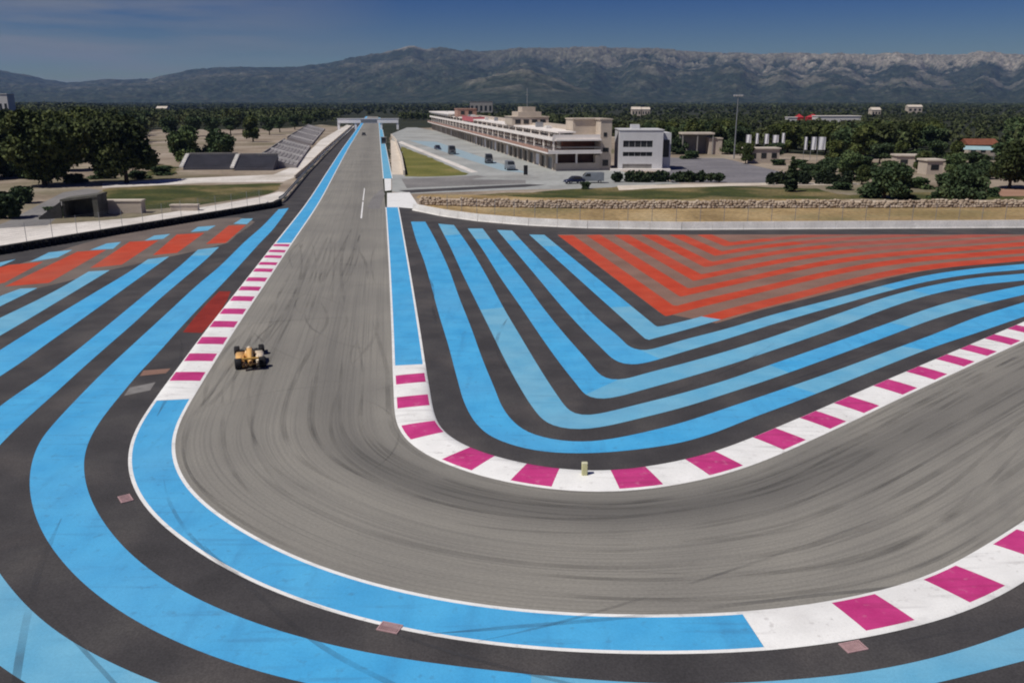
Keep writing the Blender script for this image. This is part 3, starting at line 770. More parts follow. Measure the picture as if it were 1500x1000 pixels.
# wandering lock-up and spin marks on the straight and across the painted run-off
for k in range(16):
    p0 = G(mr_.uniform(430, 560), mr_.uniform(380, 620)); a_ = mr_.uniform(0, 6.28); st_ = mr_.normal(0, .10)
    p = [p0]
    for i in range(int(mr_.uniform(8, 22))): a_ += st_ + mr_.normal(0, .04); p.append(p[-1] + .6 * np.array([math.cos(a_), math.sin(a_) * 1.4]))
    ribbon(np.array(p), mr_.uniform(.10, .2), 0.0254)
V_ = np.vstack(allV); o_ = quads_mesh('tyre_marks', V_, np.array(allT), M_mark)
tag(o_, kind='structure')
allV, allT, kk = [], [], 0
for (x0, y0, ang, n_, cv) in ((700, 940, 0.35, 30, .01), (300, 800, -0.9, 26, .02), (90, 760, -1.3, 30, .015), (620, 930, .15, 34, -.004), (230, 610, 1.75, 26, .01), (1300, 945, .3, 20, .01), (420, 870, -.55, 30, .012), (60, 880, -.8, 30, .01), (760, 560, 1.9, 26, -.02), (900, 600, .6, 30, .01), (640, 480, 1.72, 30, 0.0), (1150, 560, .65, 30, .0), (240, 700, -1.2, 22, .03)):
    a_ = ang; p = [G(x0, y0)]
    for i in range(n_): a_ += cv + mr_.normal(0, .015); p.append(p[-1] + .6 * np.array([math.cos(a_), math.sin(a_)]))
    ribbon(np.array(p), mr_.uniform(.12, .24), 0.0315)
M_scuff = mat('scuff_rubber', [(0.3, (0.04, 0.045, 0.055)), (0.7, (0.09, 0.09, 0.10))], scale=0.6, detail=6, rough=0.8); thin_out(M_scuff, 0.0, 0.40, 0.3)
tag(quads_mesh('tyre_marks', np.vstack(allV), np.array(allT), M_scuff), kind='structure')
# ------------------------------------------------------------------ materials for things
M_wallw = plain('white_render', (0.62, 0.60, 0.58), 0.85, 0.08, 0.4, fine=0.05, fine_scale=3)
M_office = plain('cool_white_render', (0.56, 0.56, 0.58), 0.8, 0.06, 0.4, fine=0.05, fine_scale=3)
M_beige = plain('beige_render', (0.50, 0.43, 0.36), 0.9, 0.10, 0.3, fine=0.06, fine_scale=3)
M_rose = plain('rose_render', (0.40, 0.24, 0.19), 0.9, 0.12, 0.3, fine=0.08, fine_scale=3)
M_fascia = plain('white_fascia', (0.82, 0.77, 0.73), 0.7, 0.06, 0.5)
M_glass = plain('dark_glass', (0.025, 0.028, 0.032), 0.15, 0.2, 0.6, spec=0.5)
M_brown2 = plain('brown_shutter', (0.17, 0.068, 0.045), 0.7, 0.2, 0.5)
M_grey = plain('grey_concrete', (0.30, 0.285, 0.27), 0.9, 0.14, 0.6, fine=0.1, fine_scale=5)
M_dkbr = plain('dark_brown_wall', (0.06, 0.03, 0.022), 0.8, 0.2, 0.5)
M_gritty = plain('dark_concrete', (0.10, 0.098, 0.085), 0.95, 0.3, 0.8, fine=0.15, fine_scale=4)  # darker, uneven concrete tone for the whole underpass
M_barrier = plain('barrier_concrete', (0.74, 0.72, 0.69), 0.9, 0.14, 0.5, fine=0.1, fine_scale=5)
M_steel = plain('galvanised_steel', (0.38, 0.39, 0.40), 0.45, 0.12, 2.0, metal=0.6)
M_rubber = plain('black_rubber', (0.018, 0.018, 0.021), 0.85, 0.3, 4.0)
M_belt = plain('navy_belt', (0.018, 0.022, 0.034), 0.7, 0.3, 1.0)
M_seat = plain('slate_seating', (0.085, 0.085, 0.105), 0.7, 0.2, 0.3)
M_seat2 = plain('grey_seating', (0.33, 0.31, 0.31), 0.8, 0.18, 0.2)
M_stone = mat('pale_stone', [(0.3, (0.28, 0.215, 0.16)), (0.55, (0.42, 0.34, 0.265)), (0.75, (0.58, 0.50, 0.41))], scale=0.9, detail=5, rough=0.95, fine=0.15, fine_scale=4)
M_bark = mat('pine_bark', [(0.3, (0.055, 0.036, 0.026)), (0.7, (0.12, 0.08, 0.058))], scale=3, stretch=(1, 1, .25), rough=0.95)
def leafmat(name, a, b, c):
    a, b, c = [(q[0] * 2.1, q[1] * 2.2, q[2] * 1.9) for q in (a, b, c)]
    return mat(name, [(0.30, a), (0.52, b), (0.74, c)], scale=0.42, detail=4, rough=0.75, fine=0.3, fine_scale=2.2, spec=0.15, vary=0.35)
M_pine = leafmat('pine_needles', (0.014, 0.020, 0.008), (0.032, 0.040, 0.014), (0.062, 0.066, 0.026))
M_oak = leafmat('holm_oak_leaves', (0.014, 0.024, 0.012), (0.030, 0.044, 0.022), (0.060, 0.076, 0.036))
M_cyp = leafmat('cypress_leaves', (0.008, 0.013, 0.008), (0.015, 0.022, 0.012), (0.03, 0.038, 0.02))
M_wood = mat('wood_canopy', [(0.32, (0.036, 0.050, 0.021)), (0.55, (0.068, 0.085, 0.036)), (0.72, (0.115, 0.122, 0.058))], scale=0.05, detail=8, rough=0.85, fine=0.35, fine_scale=0.7, spec=0.1, blotch=(0.008, 0.45, 0.62, (0.085, 0.09, 0.042), 0.55))
M_blackp = plain('black_carbon', (0.012, 0.012, 0.014), 0.4, 0.2, 5, spec=0.4)
M_carb = plain('cream_bodywork', (0.74, 0.43, 0.15), 0.35, 0.08, 2, spec=0.5)
M_caro = plain('ochre_bodywork', (0.60, 0.34, 0.06), 0.35, 0.08, 2, spec=0.5)
M_carw = plain('pale_bodywork', (0.70, 0.58, 0.44), 0.35, 0.05, 2, spec=0.5)
M_yel = plain('yellow_post', (0.56, 0.54, 0.30), 0.6, 0.1, 4)
M_redc = plain('red_canvas', (0.42, 0.035, 0.045), 0.7, 0.12, 1)
M_redb = plain('faded_red_banner', (0.45, 0.12, 0.14), 0.7, 0.12, 1)
M_canvas = plain('white_canvas', (0.80, 0.80, 0.83), 0.7, 0.06, 2)
M_teal = plain('pale_teal_roof', (0.34, 0.50, 0.54), 0.6, 0.1, 1)
M_rust = plain('rust_roof', (0.20, 0.075, 0.045), 0.8, 0.15, 1)
M_navy = plain('navy_paint', (0.02, 0.024, 0.055), 0.3, 0.1, 1, spec=0.5)
M_slate = plain('slate_paint', (0.17, 0.19, 0.215), 0.35, 0.1, 1, spec=0.5)
M_char = plain('charcoal_paint', (0.05, 0.052, 0.058), 0.35, 0.1, 1, spec=0.5)
M_silver = plain('silver_paint', (0.42, 0.42, 0.43), 0.35, 0.06, 1, spec=0.5)
M_grate = plain('pink_iron', (0.42, 0.27, 0.28), 0.7, 0.15, 6)
M_shadowgap = plain('dark_interior', (0.02, 0.02, 0.022), 0.9, 0.2, 1)

def V3(p, z=0.0):
    return (float(p[0]), float(p[1]), z)

def sweep(mb, path, prof, mi=0, closed=True):
    """cross-section [(offset to the left, z), ...] carried along a ground path"""
    path = np.asarray(path, float); nm = normals(path)
    rings = [[(p[0] + n[0] * o, p[1] + n[1] * o, z) for o, z in prof] for p, n in zip(path, nm)]
    mb.loft(rings, mi, cap=True)

# ------------------------------------------------------------------ racing car
def racing_car(loc, rz):
    t = thing('racing_car', 'small orange and ochre open-wheel racing car with black tyres driving away beside the pink kerb', 'racing car', loc, rz)
    def ring(y, w, z0, z1, k=0.35):
        h = z1 - z0
        return [(-w, y, z0 + h * .25), (-w * (1 - k * .4), y, z0), (w * (1 - k * .4), y, z0), (w, y, z0 + h * .25), (w, y, z0 + h * .6), (w * (1 - k), y, z1), (-w * (1 - k), y, z1), (-w, y, z0 + h * .6)]
    b = MB()
    b.loft([ring(2.42, .07, .26, .36), ring(2.1, .12, .22, .42), ring(1.5, .19, .18, .55), ring(.9, .27, .14, .66), ring(.35, .33, .12, .70), ring(-.2, .36, .10, .66), ring(-.45, .36, .10, .78)])
    b.loft([ring(-.42, .22, .3, .98), ring(-.7, .20, .2, 1.0), ring(-1.2, .17, .2, .82), ring(-1.8, .11, .22, .6), ring(-2.2, .06, .26, .42)])
    body = b.build('body', M_carb, t, True)
    n = MB(); n.loft([ring(2.52, .05, .24, .30), ring(2.44, .085, .24, .375), ring(2.12, .135, .21, .43), ring(1.75, .17, .19, .50)]); n.build('nose', M_caro, t, True)
    for s in (-1, 1):
        p = MB()
        p.loft([[(s * (x), y, z) for x, z in ((.34, .1), (w, .1), (w, h * .8), (w - .1, h), (.34, h))] for y, w, h in ((.55, .70, .46), (.35, .84, .58), (-.6, .84, .58), (-1.2, .74, .52), (-1.8, .52, .38))])
        p.build('sidepod', M_carw if s > 0 else M_carb, t, True)
        q = MB(); q.box(s * .75 - .06, s * .75 + .06, .30, .36, .66, .75, bev=.02); q.bar((s * .36, .33, .6), (s * .7, .33, .69), .012); q.build('mirror', M_blackp, t)
    f = MB(); f.box(-.70, .70, -1.75, .75, .05, .095); f.build('floor', M_blackp, t)
    c = MB(); c.lathe([(.02, .70), (.26, .71), (.27, .735), (.02, .74)], n=14, M=Matrix.Translation((0, .18, 0)) @ Matrix.Diagonal((.85, 1.6, 1, 1))); c.build('cockpit', M_blackp, t)
    h = MB(); h.lathe([(.02, .70), (.115, .74), (.14, .82), (.125, .91), (.07, .965), (.01, .975)], n=14, M=Matrix.Translation((0, .05, 0))); hel = h.build('helmet', M_carw, t, True)
    v = MB(); v.box(-.10, .10, .125, .195, .80, .865, bev=.02); v.build('visor', M_blackp, hel)
    w = MB()
    for y0, y1, z in ((2.30, 2.62, .10), (2.12, 2.34, .16), (2.0, 2.16, .22)):
        w.box(-.90, .90, y0, y1, z, z + .025)
    fw = w.build('front_wing', M_blackp, t)
    for s in (-1, 1):
        e = MB(); e.box(s * .915 - .012, s * .915 + .012, 1.95, 2.66, .06, .34); e.build('endplate', M_blackp, fw)
        e = MB(); e.bar((s * .08, 2.36, .30), (s * .11, 2.36, .12), .02); e.build('pylon', M_blackp, fw)
    w = MB()
    w.box(-.48, .48, -2.44, -2.02, .72, .75); w.box(-.48, .48, -2.52, -2.36, .79, .83); w.box(-.48, .48, -2.4, -2.2, .40, .425)
    rw = w.build('rear_wing', M_caro, t)
    for s in (-1, 1):
        e = MB(); e.box(s * .495 - .012, s * .495 + .012, -2.52, -2.05, .32, .85); e.build('endplate', M_blackp, rw)
    for s in (-1, 1):
        for y, r, wd in ((1.62, .33, .33), (-1.72, .335, .40)):
            x = s * (.90 - wd / 2)
            y_ = MB(); y_.lathe([(r * .55, -wd / 2), (r * .9, -wd / 2), (r, -wd / 2 + .05), (r, wd / 2 - .05), (r * .9, wd / 2), (r * .55, wd / 2)], axis='x', n=24, M=Matrix.Translation((x, y, r)))
            ty = y_.build('wheel', M_rubber, t, True)
            ri = MB(); ri.lathe([(.02, -wd / 2 + .02), (r * .56, -wd / 2 + .01), (r * .56, wd / 2 - .01), (.02, wd / 2 - .02)], axis='x', n=16, M=Matrix.Translation((x, y, r))); ri.build('rim', M_silver, ty)
            a = MB()
            for dy in (-.32, .30):
                for z0, z1 in ((.22, .24), (.42, .42)):
                    a.bar((s * .15, y - dy * (.9 if y > 0 else 1), z0), (s * (.9 - wd), y, z1), .018)
            a.build('suspension', M_blackp, t)
    t.scale = (1.03, .88, 1)
    return t
k = nearest(KI, G(320, 535)); td = KI[k] - KI[k + 4]; td /= np.linalg.norm(td)
rd = G(368, 543); rd = rd / np.linalg.norm(rd); td = rd
cp = G(368, 545) + td * 2.35
racing_car(V3(cp, 0.024), math.atan2(-td[0], td[1]))

# ------------------------------------------------------------------ small things at the kerbs
t = thing('marker_post', 'pale yellow upright marker post on the white block at the middle of the inner kerb', 'marker post', V3(G(856, 699), 0.06))
m = MB(); m.box(-.13, .13, -.10, .10, .05, .60, bev=.03); m.build('post', M_yel, t)
m = MB(); m.box(-.17, .17, -.14, .14, 0, .05, bev=.015); m.build('base', M_grey, t)
m = MB(); m.box(-.135, .135, -.105, .105, .60, .66, bev=.03); m.build('cap', plain('pale_yellow_cap', (0.62, 0.60, 0.42), 0.6), t)
for (x, y), lab in (((184, 731), 'pinkish drain grate on dark tarmac beside the left bend of the blue edge strip'), ((571, 920), 'pinkish drain grate on dark tarmac below the middle of the blue edge strip'), ((1250, 948), 'pinkish drain grate on dark tarmac below the first pink block of the outer kerb')):
    p = G(x, y); kk = nearest(KO, p); tt = KO[min(kk + 3, len(KO) - 1)] - KO[kk]; a = math.atan2(tt[1], tt[0])
    t = thing('drain_grate', lab, 'drain', V3(p, 0.024), a, 'drain grates along the outer kerb')
    m = MB()
    m.box(-.36, .36, -.24, -.19, 0, .03); m.box(-.36, .36, .19, .24, 0, .03); m.box(-.36, -.31, -.19, .19, 0, .03); m.box(.31, .36, -.19, .19, 0, .03)
    m.build('frame', M_grate, t)
    m = MB()
    for i in range(9):
        x0 = -.29 + i * .066
        m.box(x0, x0 + .042, -.188, .188, .002, .024)
    m.build('bars', M_grate, t)

# ------------------------------------------------------------------ barriers and fences
def tyre_stack(mb, x, y, z, mi=0, r=.33, h=.22):
    prof = [(r * .5, z + h * .2), (r * .8, z), (r, z + h * .3), (r, z + h * .7), (r * .8, z + h), (r * .5, z + h * .8)]
    n = 10; rs = []
    for rr, zz in prof:
        rs.append([(x + rr * math.cos(2 * math.pi * i / n), y + rr * math.sin(2 * math.pi * i / n), zz) for i in range(n)])
    vs = [p for q in rs for p in q]; fs = []
    for k in range(len(rs) - 1):
        for i in range(n):
            j = (i + 1) % n; fs.append((k * n + i, k * n + j, (k + 1) * n + j, (k + 1) * n + i))
    mb.add(vs, fs, mi)
bar = resample(BARL[1:], 0.7)
t = thing('tyre_barrier', 'long black tyre barrier along the edge of the striped run-off', 'tyre barrier', V3(bar[0]))
orig = np.array(V3(bar[0]))
nb = normals(bar)
m = MB()
for p, n in zip(bar, nb):
    for q in (0.36,):
        pp = p - n * q - orig[:2] if False else p + n * (-q) - orig[:2]
        for lv in range(4): tyre_stack(m, pp[0] + RNG.normal(0, .02), pp[1] + RNG.normal(0, .02), lv * .23)
m.build('tyre_stacks', M_rubber, t, True)
m = MB(); sweep(m, bar - orig[:2], [(.02, .05), (.05, .05), (.06, .5), (.05, .88), (.02, .88)]); m.build('belt', M_belt, t)

def wall_thing(name, label, cat, path, prof, m_, joints=4.0, gap=0.03, group=None, seg_name=None):
    path = resample(np.asarray(path), 1.0); o = path[0].copy()
    t = MB(); s = arclen(path); a = 0.0
    while a < s[-1] - .2:
        b = min(a + joints - gap, s[-1])
        pp = resample(path, at=np.linspace(a, b, max(2, int((b - a) / 1.5) + 1))) - o
        sweep(t, pp, prof); a += joints
    ob = t.build(name, m_); ob.location = V3(o)
    return tag(ob, label, cat, group)
side_of = np.sign(np.cross(BARL[3] - BARL[2], np.array([-100., 140]) - BARL[2]))   # which side lies outwards
outw = (normals(BARL) * side_of)
wall_l = BARL[1:] + outw[1:] * 1.6
wall_thing('concrete_wall', 'low white concrete wall behind the black tyre barrier', 'wall', wall_l, [(-.15, 0), (.15, 0), (.12, .55), (-.12, .55)], M_wallw)
wall_thing('concrete_barrier', 'pale grey concrete barrier between the red run-off and the dry grass', 'barrier', WALLR, [(-.3, 0), (.3, 0), (.22, .18), (.1, 1.0), (-.1, 1.0), (-.22, .18)], M_barrier)

def guardrail(label, path, step=5.0, group=None, h=.75):
    path = resample(np.asarray(path), 2.0); o = path[0].copy()
    t = thing('guardrail', label, 'guardrail', V3(o), 0, group)
    m = MB(); prof = lambda z: [(.0, z), (.05, z + .03), (.07, z + .09), (.03, z + .155), (.07, z + .22), (.05, z + .28), (.0, z + .31), (-.015, z + .155)]
    for z in (.42, .80) if h > .9 else (.42,): sweep(m, path - o, prof(z))
    m.build('rail', M_steel, t)
    s = arclen(path); src = MB(); src.box(-.06, -.0, -.05, .05, 0, h); first = None
    for q in np.arange(1, s[-1], step)[:98]:
        x, y = np.interp(q, s, path[:, 0]) - o[0], np.interp(q, s, path[:, 1]) - o[1]
        if first is None: first = ob = src.build('post', M_steel, t)
        else:
            ob = first.copy(); C.objects.link(ob); ob.parent = t
        ob.location = (x, y, 0)
    return t
guardrail('galvanised guardrail along the left edge of the long straight', RAILL[:-1], 4.2, h=1.15)

def debris_fence(label, path, h=3.2, step=3.0, group=None):
    path = resample(np.asarray(path), 1.0); o = path[0].copy(); s = arclen(path)
    t = thing('debris_fence', label, 'fence', V3(o), 0, group)
    src = MB(); src.bar((0, 0, 0), (0, 0, h), .035, 6); first = None; n = 0
    for q in np.arange(0, s[-1], step)[:98]:
        x, y = np.interp(q, s, path[:, 0]) - o[0], np.interp(q, s, path[:, 1]) - o[1]
        if first is None: first = ob = src.build('post', M_steel, t)
        else:
            ob = first.copy(); C.objects.link(ob); ob.parent = t
        ob.location = (x, y, 0)
    m = MB(); pp = resample(path, 4.0) - o
    for z in np.linspace(1.0, h - .05, 8):
        for a, b in zip(pp[:-1], pp[1:]): m.bar((a[0], a[1], z), (b[0], b[1], z), .010, 4)
    m.build('cables', M_steel, t)
    return t
wr = resample(WALLR[1:], 2.0)
debris_fence('tall thin-wired debris fence standing behind the pale grey concrete barrier', wr + normals(wr) * .7, 3.0, 3.1)
wl = resample(wall_l, 2.0)
debris_fence('tall thin-wired debris fence standing behind the low white concrete wall', wl + outw[3] * 1.0, 2.6, 3.4)

# pit wall beside the straight
pw = GS([(592, 257), (588, 233), (580, 208), (573, 200)])
wall_thing('pit_wall', 'cream pit wall between the straight and the grass triangle', 'wall', pw, [(-.2, 0), (.2, 0), (.2, 1.1), (-.2, 1.1)], M_cream, 6.0)

# rubble stone wall
def rubble_wall():
    base = resample(GS([(614, 300), (700, 303), (800, 305), (900, 306), (1200, 305), (1500, 304), (1800, 303)]), .5)
    s = arclen(base); nm = normals(base)
    bm = bmesh.new(); bmesh.ops.create_icosphere(bm, subdivisions=1, radius=1)
    bv = np.array([v.co[:] for v in bm.verts]); bf = np.array([[v.index for v in f.verts] for f in bm.faces]); bm.free()
    Vs, Fs = [], []; k = 0
    for row, (z, off) in enumerate(((.2, 0), (.52, .1), (.82, .2), (1.08, .3))):
        q = RNG.uniform(0, .5)
        while q < s[-1]:
            L_ = RNG.uniform(.28, .75)
            c = np.array([np.interp(q, s, base[:, 0]), np.interp(q, s, base[:, 1])]); n = nm[int(np.interp(q, s, np.arange(len(s))))]
            if not (row == 3 and RNG.random() < .35):
                a = math.atan2(n[1], n[0]) + RNG.normal(0, .25)
                sc = np.array([RNG.uniform(.25, .42), L_ * .60, RNG.uniform(.18, .27)])
                p = np.sign(bv) * np.abs(bv) ** .75 * sc * RNG.uniform(.88, 1.12, bv.shape)
                x = p[:, 0] * math.cos(a) - p[:, 1] * math.sin(a); y = p[:, 0] * math.sin(a) + p[:, 1] * math.cos(a)
                o_ = off + RNG.normal(0, .06)
                Vs.append(np.column_stack([x + c[0] + n[0] * o_, y + c[1] + n[1] * o_, p[:, 2] + z + RNG.normal(0, .05)])); Fs.append(bf + k); k += len(bv)
            q += L_
    fill = MB(); sweep(fill, base[::4], [(-.05, 0), (.75, 0), (.7, 1.1), (.32, 1.1), (.1, .6)])
    fv = np.array(fill.v); ft = []
    for f in fill.f: ft += [(f[0], f[i], f[i + 1]) for i in range(1, len(f) - 1)]
    Vs.append(fv); Fs.append(np.array(ft) + k)
    o = quads_mesh('stone_wall', np.vstack(Vs), np.vstack(Fs), M_stone)
    return tag(o, 'long rough wall of pale rubble stones at the top of the dry grass', 'stone wall')
rubble_wall()

# ------------------------------------------------------------------ buildings
def local_frame(px, py, ang):
    return V3(G(px, py)), ang

def pit_building():
    loc, rz = local_frame(800, 251, math.radians(10.7))
    t = thing('pit_building', 'long terraced pit building with white fascias, cream towers and dark openings', 'pit building', loc, rz)
    Ln = 300.0
    # ground floor: piers and lintel, doors set back between them
    m = MB(); m.box(1.5, 13.1, 3, Ln, 3.55, 4.0); m.box(12, 13.1, 0.3, Ln, 0, 3.55); m.box(2.4, 12, 0.3, 2.2, 0, 1.75); m.box(2.62, 3.2, 2.4, Ln, 2.75, 3.55)
    n = 0; y = 2.4
    while y < Ln:
        m.box(2.2, 3.19, y, y + 1.2, 0, 3.55); y += 7.2; n += 1
    m.build('ground_floor_wall', M_beige, t)
    m = MB(); m.box(3.2, 12, 2.2, 2.4, 0, 4.0); m.build('recess_wall', M_dkbr, t)
    m = MB(); m.box(2.4, 2.8, .35, .75, 1.75, 4.0); m.box(7.2, 7.6, .35, .75, 1.75, 4.0); m.build('recess_pillars', M_fascia, t)
    first = None; y = 3.6; k = 0
    while y + 6 < Ln:
        if first is None:
            d = MB(); d.box(2.75, 2.85, 0, 6.0, 0, 2.75); d.box(2.70, 2.75, 0, 6.0, 1.3, 1.36); d.box(2.70, 2.75, 0, 6, 2.0, 2.06)
            first = []
            for mm in (M_slate, M_glass, M_canvas, M_char, M_glass):
                first.append(d.build('garage_door', mm, t))
            o = first[0]
            for q, e in enumerate(first[1:]): e.location = (0, y + 7.2 * (q + 1), 0)
            k = 4; o.location = (0, y, 0); y += 7.2 * 5; continue
        else:
            o = first[(k * 3 + k // 4) % 5].copy(); C.objects.link(o); o.parent = t
        o.location = (0, y, 0); y += 7.2; k += 1
    m = MB(); m.box(.0, 13.1, -1.2, Ln, 4.0, 4.4); m.build('terrace_slab', M_fascia, t)
    m = MB(); m.box(-.02, .2, -1.2, Ln, 4.4, 5.1); m.build('terrace_parapet', M_rose, t)
    m = MB(); m.box(.2, 12.8, -1.22, -1.0, 4.4, 4.85); m.build('end_parapet', M_fascia, t)
    m = MB(); m.box(5.0, 13.1, 5.5, Ln, 4.4, 6.9)
    m.build('first_floor_wall', M_brown2, t)
    m = MB()
    y = 5
    while y < Ln - 3:
        m.box(4.9, 5.0, y + 1, y + 5.2, 4.7, 6.6); y += 5.4
    m.build('window_band', M_glass, t)
    m = MB(); m.box(1.2, 13.1, -.6, Ln, 6.9, 7.3); m.build('upper_slab', M_fascia, t)
    m = MB(); m.box(1.25, 1.4, -.6, Ln, 7.3, 7.8); m.box(1.4, 12.8, -.62, -.45, 7.3, 8.3); m.build('upper_parapet', M_fascia, t)
    m = MB(); m.box(6.0, 13.1, 6.5, Ln, 7.3, 8.6); m.build('second_floor_wall', M_char, t)
    m = MB()
    y = 5
    while y < Ln - 3:
        m.box(5.92, 6.0, y + 2, y + 5.2, 7.5, 8.4); y += 4.0
    m.build('window_band', M_glass, t)
    m = MB(); m.box(3.0, 7.3, 1.0, 12.4, 8.6, 8.95); m.box(3.0, 14.6, 12.4, Ln, 8.6, 8.95); m.build('roof', M_fascia, t)
    m = MB(); m.box(8.5, 13.5, 14, Ln - 8, 8.95, 9.6); m.build('roof_plant_room', M_beige, t)
    for x0, z0, z1, off in ((1.6, 4.4, 6.9, 0), (3.3, 7.3, 8.6, 1.2)):
        first = None; y = off
        while y < Ln:
            if first is None:
                m = MB(); m.box(x0, x0 + .3, 0, .3, z0, z1); first = o = m.build('terrace_post', M_fascia, t)
            else:
                o = first.copy(); C.objects.link(o); o.parent = t
            o.location = (0, y, 0); y += 10.8
    rc = np.random.default_rng(4)
    for i in range(16):
        y = 20 + i * 17 + rc.uniform(-5, 5)
        if 52 < y < 72 or 180 < y < 200: continue
        w_, d_, h_ = rc.uniform(1.0, 2.2), rc.uniform(1.2, 2.6), rc.uniform(.7, 1.5); b0 = rc.uniform(4, 6.5)
        m = MB(); m.box(b0, b0 + w_, y, y + d_, 8.95, 8.75 + h_, bev=.06); m.box(b0 + .2, b0 + w_ - .2, y + .2, y + d_ - .2, 8.75 + h_, 8.9 + h_); m.build('roof_unit', M_steel if i % 2 else M_wallw, t)
    m = MB()
    for z in (5.3, 5.55):
        m.bar((.1, -1.1, z), (.1, Ln, z), .035, 5); m.bar((.1, -1.1, z), (12.6, -1.1, z), .035, 5)
    y = -1.1
    while y < Ln:
        m.bar((.1, y, 5.1), (.1, y, 5.55), .03, 5); y += 2.7
    m.build('railing', M_steel, t)
    # end tower
    m = MB(); m.box(7.6, 13.2, 5.0, 12, 7.3, 11.6); m.box(13.2, 15.9, .6, 12, 0, 11.6); m.box(7.4, 16.1, 4.6, 12.2, 11.6, 11.85); m.box(12.9, 16.1, .4, 4.6, 11.6, 11.85)
    w = m.build('end_tower', M_beige, t)
    for (b0, b1, z0, z1) in ((13.9, 14.7, 7.8, 8.7), (13.8, 15.2, 4.2, 5.2), (13.8, 15.2, 1.0, 2.4)):
        m = MB(); m.box(b0, b1, .52, .6, z0, z1); m.build('window', M_glass, w)
    m = MB(); m.box(2.0, 12.8, -1.3, -.62, 6.92, 7.28)
    m.build('canopy', M_fascia, t)
    # stepped control tower amidships
    m = MB(); m.box(2.5, 13.5, 56, 68, 8.95, 11.2); m.box(4.5, 11.5, 57, 67, 11.2, 12.7); m.box(6.0, 10.0, 58.5, 65, 12.7, 14.1); m.box(2.3, 13.7, 55.8, 68.2, 11.2, 11.4)
    ct = m.build('control_tower', M_beige, t)
    for i in range(4):
        m = MB(); m.box(3.4 + i * 2.5, 5.0 + i * 2.5, 55.9, 56.0, 9.3, 10.5); m.build('window', M_glass, ct)
    m = MB(); m.bar((8, 61, 14.1), (8, 61, 19.5), .09); m.bar((7.5, 61, 17.5), (8.5, 61, 17.5), .05); m.build('antenna', M_steel, ct)
    # far roof box and the red banner
    m = MB(); m.box(2.8, 11.2, 186, 197, 8.95, 12.2); m.box(2.6, 11.4, 185.8, 197.2, 12.2, 12.5)
    fb = m.build('roof_box', M_rose, t)
    for b0 in (4.2, 7.6):
        m = MB(); m.box(b0, b0 + 1.6, 185.85, 186, 10.0, 11.4); m.build('window', M_glass, fb)
    m = MB(); m.box(2.88, 2.98, 140, 172, 7.9, 9.8); m.box(3.0, 9.0, 139.8, 140, 8.97, 9.8); m.build('banner', M_redb, t)
    m = MB(); m.box(1.0, 14, 206, Ln, 9.6, 10.1); m.box(1.4, 13.4, 210, Ln - 4, 8.95, 9.6); m.build('upper_roof', M_fascia, t)
    return t
pit_building()

def office():
    loc, rz = local_frame(906, 250, math.radians(-1.5))
    t = thing('office_building', 'white three-storey office block with dark strip windows beside the pit building', 'building', loc, rz)
    m = MB()
    m.box(0, 10.2, .4, 12, 0, 9.2)
    m.box(0, .9, 0, .4, 0, 9.2); m.box(7.8, 10.2, 0, .4, 0, 9.2)
    for z0, z1 in ((6.9, 9.2), (4.3, 5.4), (1.55, 3.3), (0, .35)): m.box(.9, 7.8, 0, .4, z0, z1)
    m.build('wall', M_office, t)
    for z0, z1 in ((5.4, 6.9), (3.3, 4.3)):
        m = MB(); m.box(.9, 7.8, .25, .395, z0, z1)
        for i in range(1, 5): m.box(.9 + i * 1.38 - .03, .9 + i * 1.38 + .03, .2, .25, z0, z1, 1)
        m.build('window', [M_glass, M_office], t)
    m = MB(); m.box(.9, 7.8, .25, .395, .35, 1.55); m.build('entrance', M_grey, t)
    m = MB(); m.box(10.2, 12.4, 2.2, 11, 0, 8.6); m.build('stair_wing', M_office, t)
    m = MB(); m.box(10.5, 12.0, 2.1, 2.2, 3.0, 7.0); m.build('window', M_glass, t)
    m = MB(); m.box(-.15, 10.4, -.15, 12.1, 9.2, 9.4); m.box(3.2, 5.2, 5, 8, 9.4, 10.4); m.build('roof', M_office, t)
    m = MB(); m.box(-2, 12, -1.6, -.1, 0, .5); m.build('terrace', M_fascia, t)
office()

def simple_house(px, py, w, d, h, rz, label, cat, wall, roofm, flat=True, wins=2, group=None, name='house', zoff=0.0):
    t = thing(name, label, cat, V3(G(px, py), zoff), rz, group)
    m = MB(); m.box(-w / 2, w / 2, 0, d, 0, h); wl_ = m.build('wall', wall, t)
    m = MB()
    if flat: m.box(-w / 2 - .3, w / 2 + .3, -.3, d + .3, h, h + .35)
    else:
        e = .35; hh = min(w, d) * .28
        m.add([(-w / 2 - e, -e, h), (w / 2 + e, -e, h), (w / 2 + e, d + e, h), (-w / 2 - e, d + e, h), (-w / 2 - e, d / 2, h + hh), (w / 2 + e, d / 2, h + hh)],
              [(0, 1, 5, 4), (2, 3, 4, 5), (1, 2, 5), (3, 0, 4), (0, 3, 2, 1)])
    m.build('roof', roofm, t)
    for i in range(wins):
        x = -w / 2 + w * (i + .5) / wins
        m = MB(); m.box(x - w / wins * .25, x + w / wins * .25, -.06, 0, h * .35, h * .72); m.build('window', M_glass, t)
    return t
simple_house(1439, 229, 9.0, 6, 3.3, 0.05, 'beige bungalow with rust red roof among the trees', 'house', M_beige, M_rust, False, 3)
t = thing('awning', 'pale teal awning roof in front of the beige bungalow', 'awning', V3(G(1430, 233)))
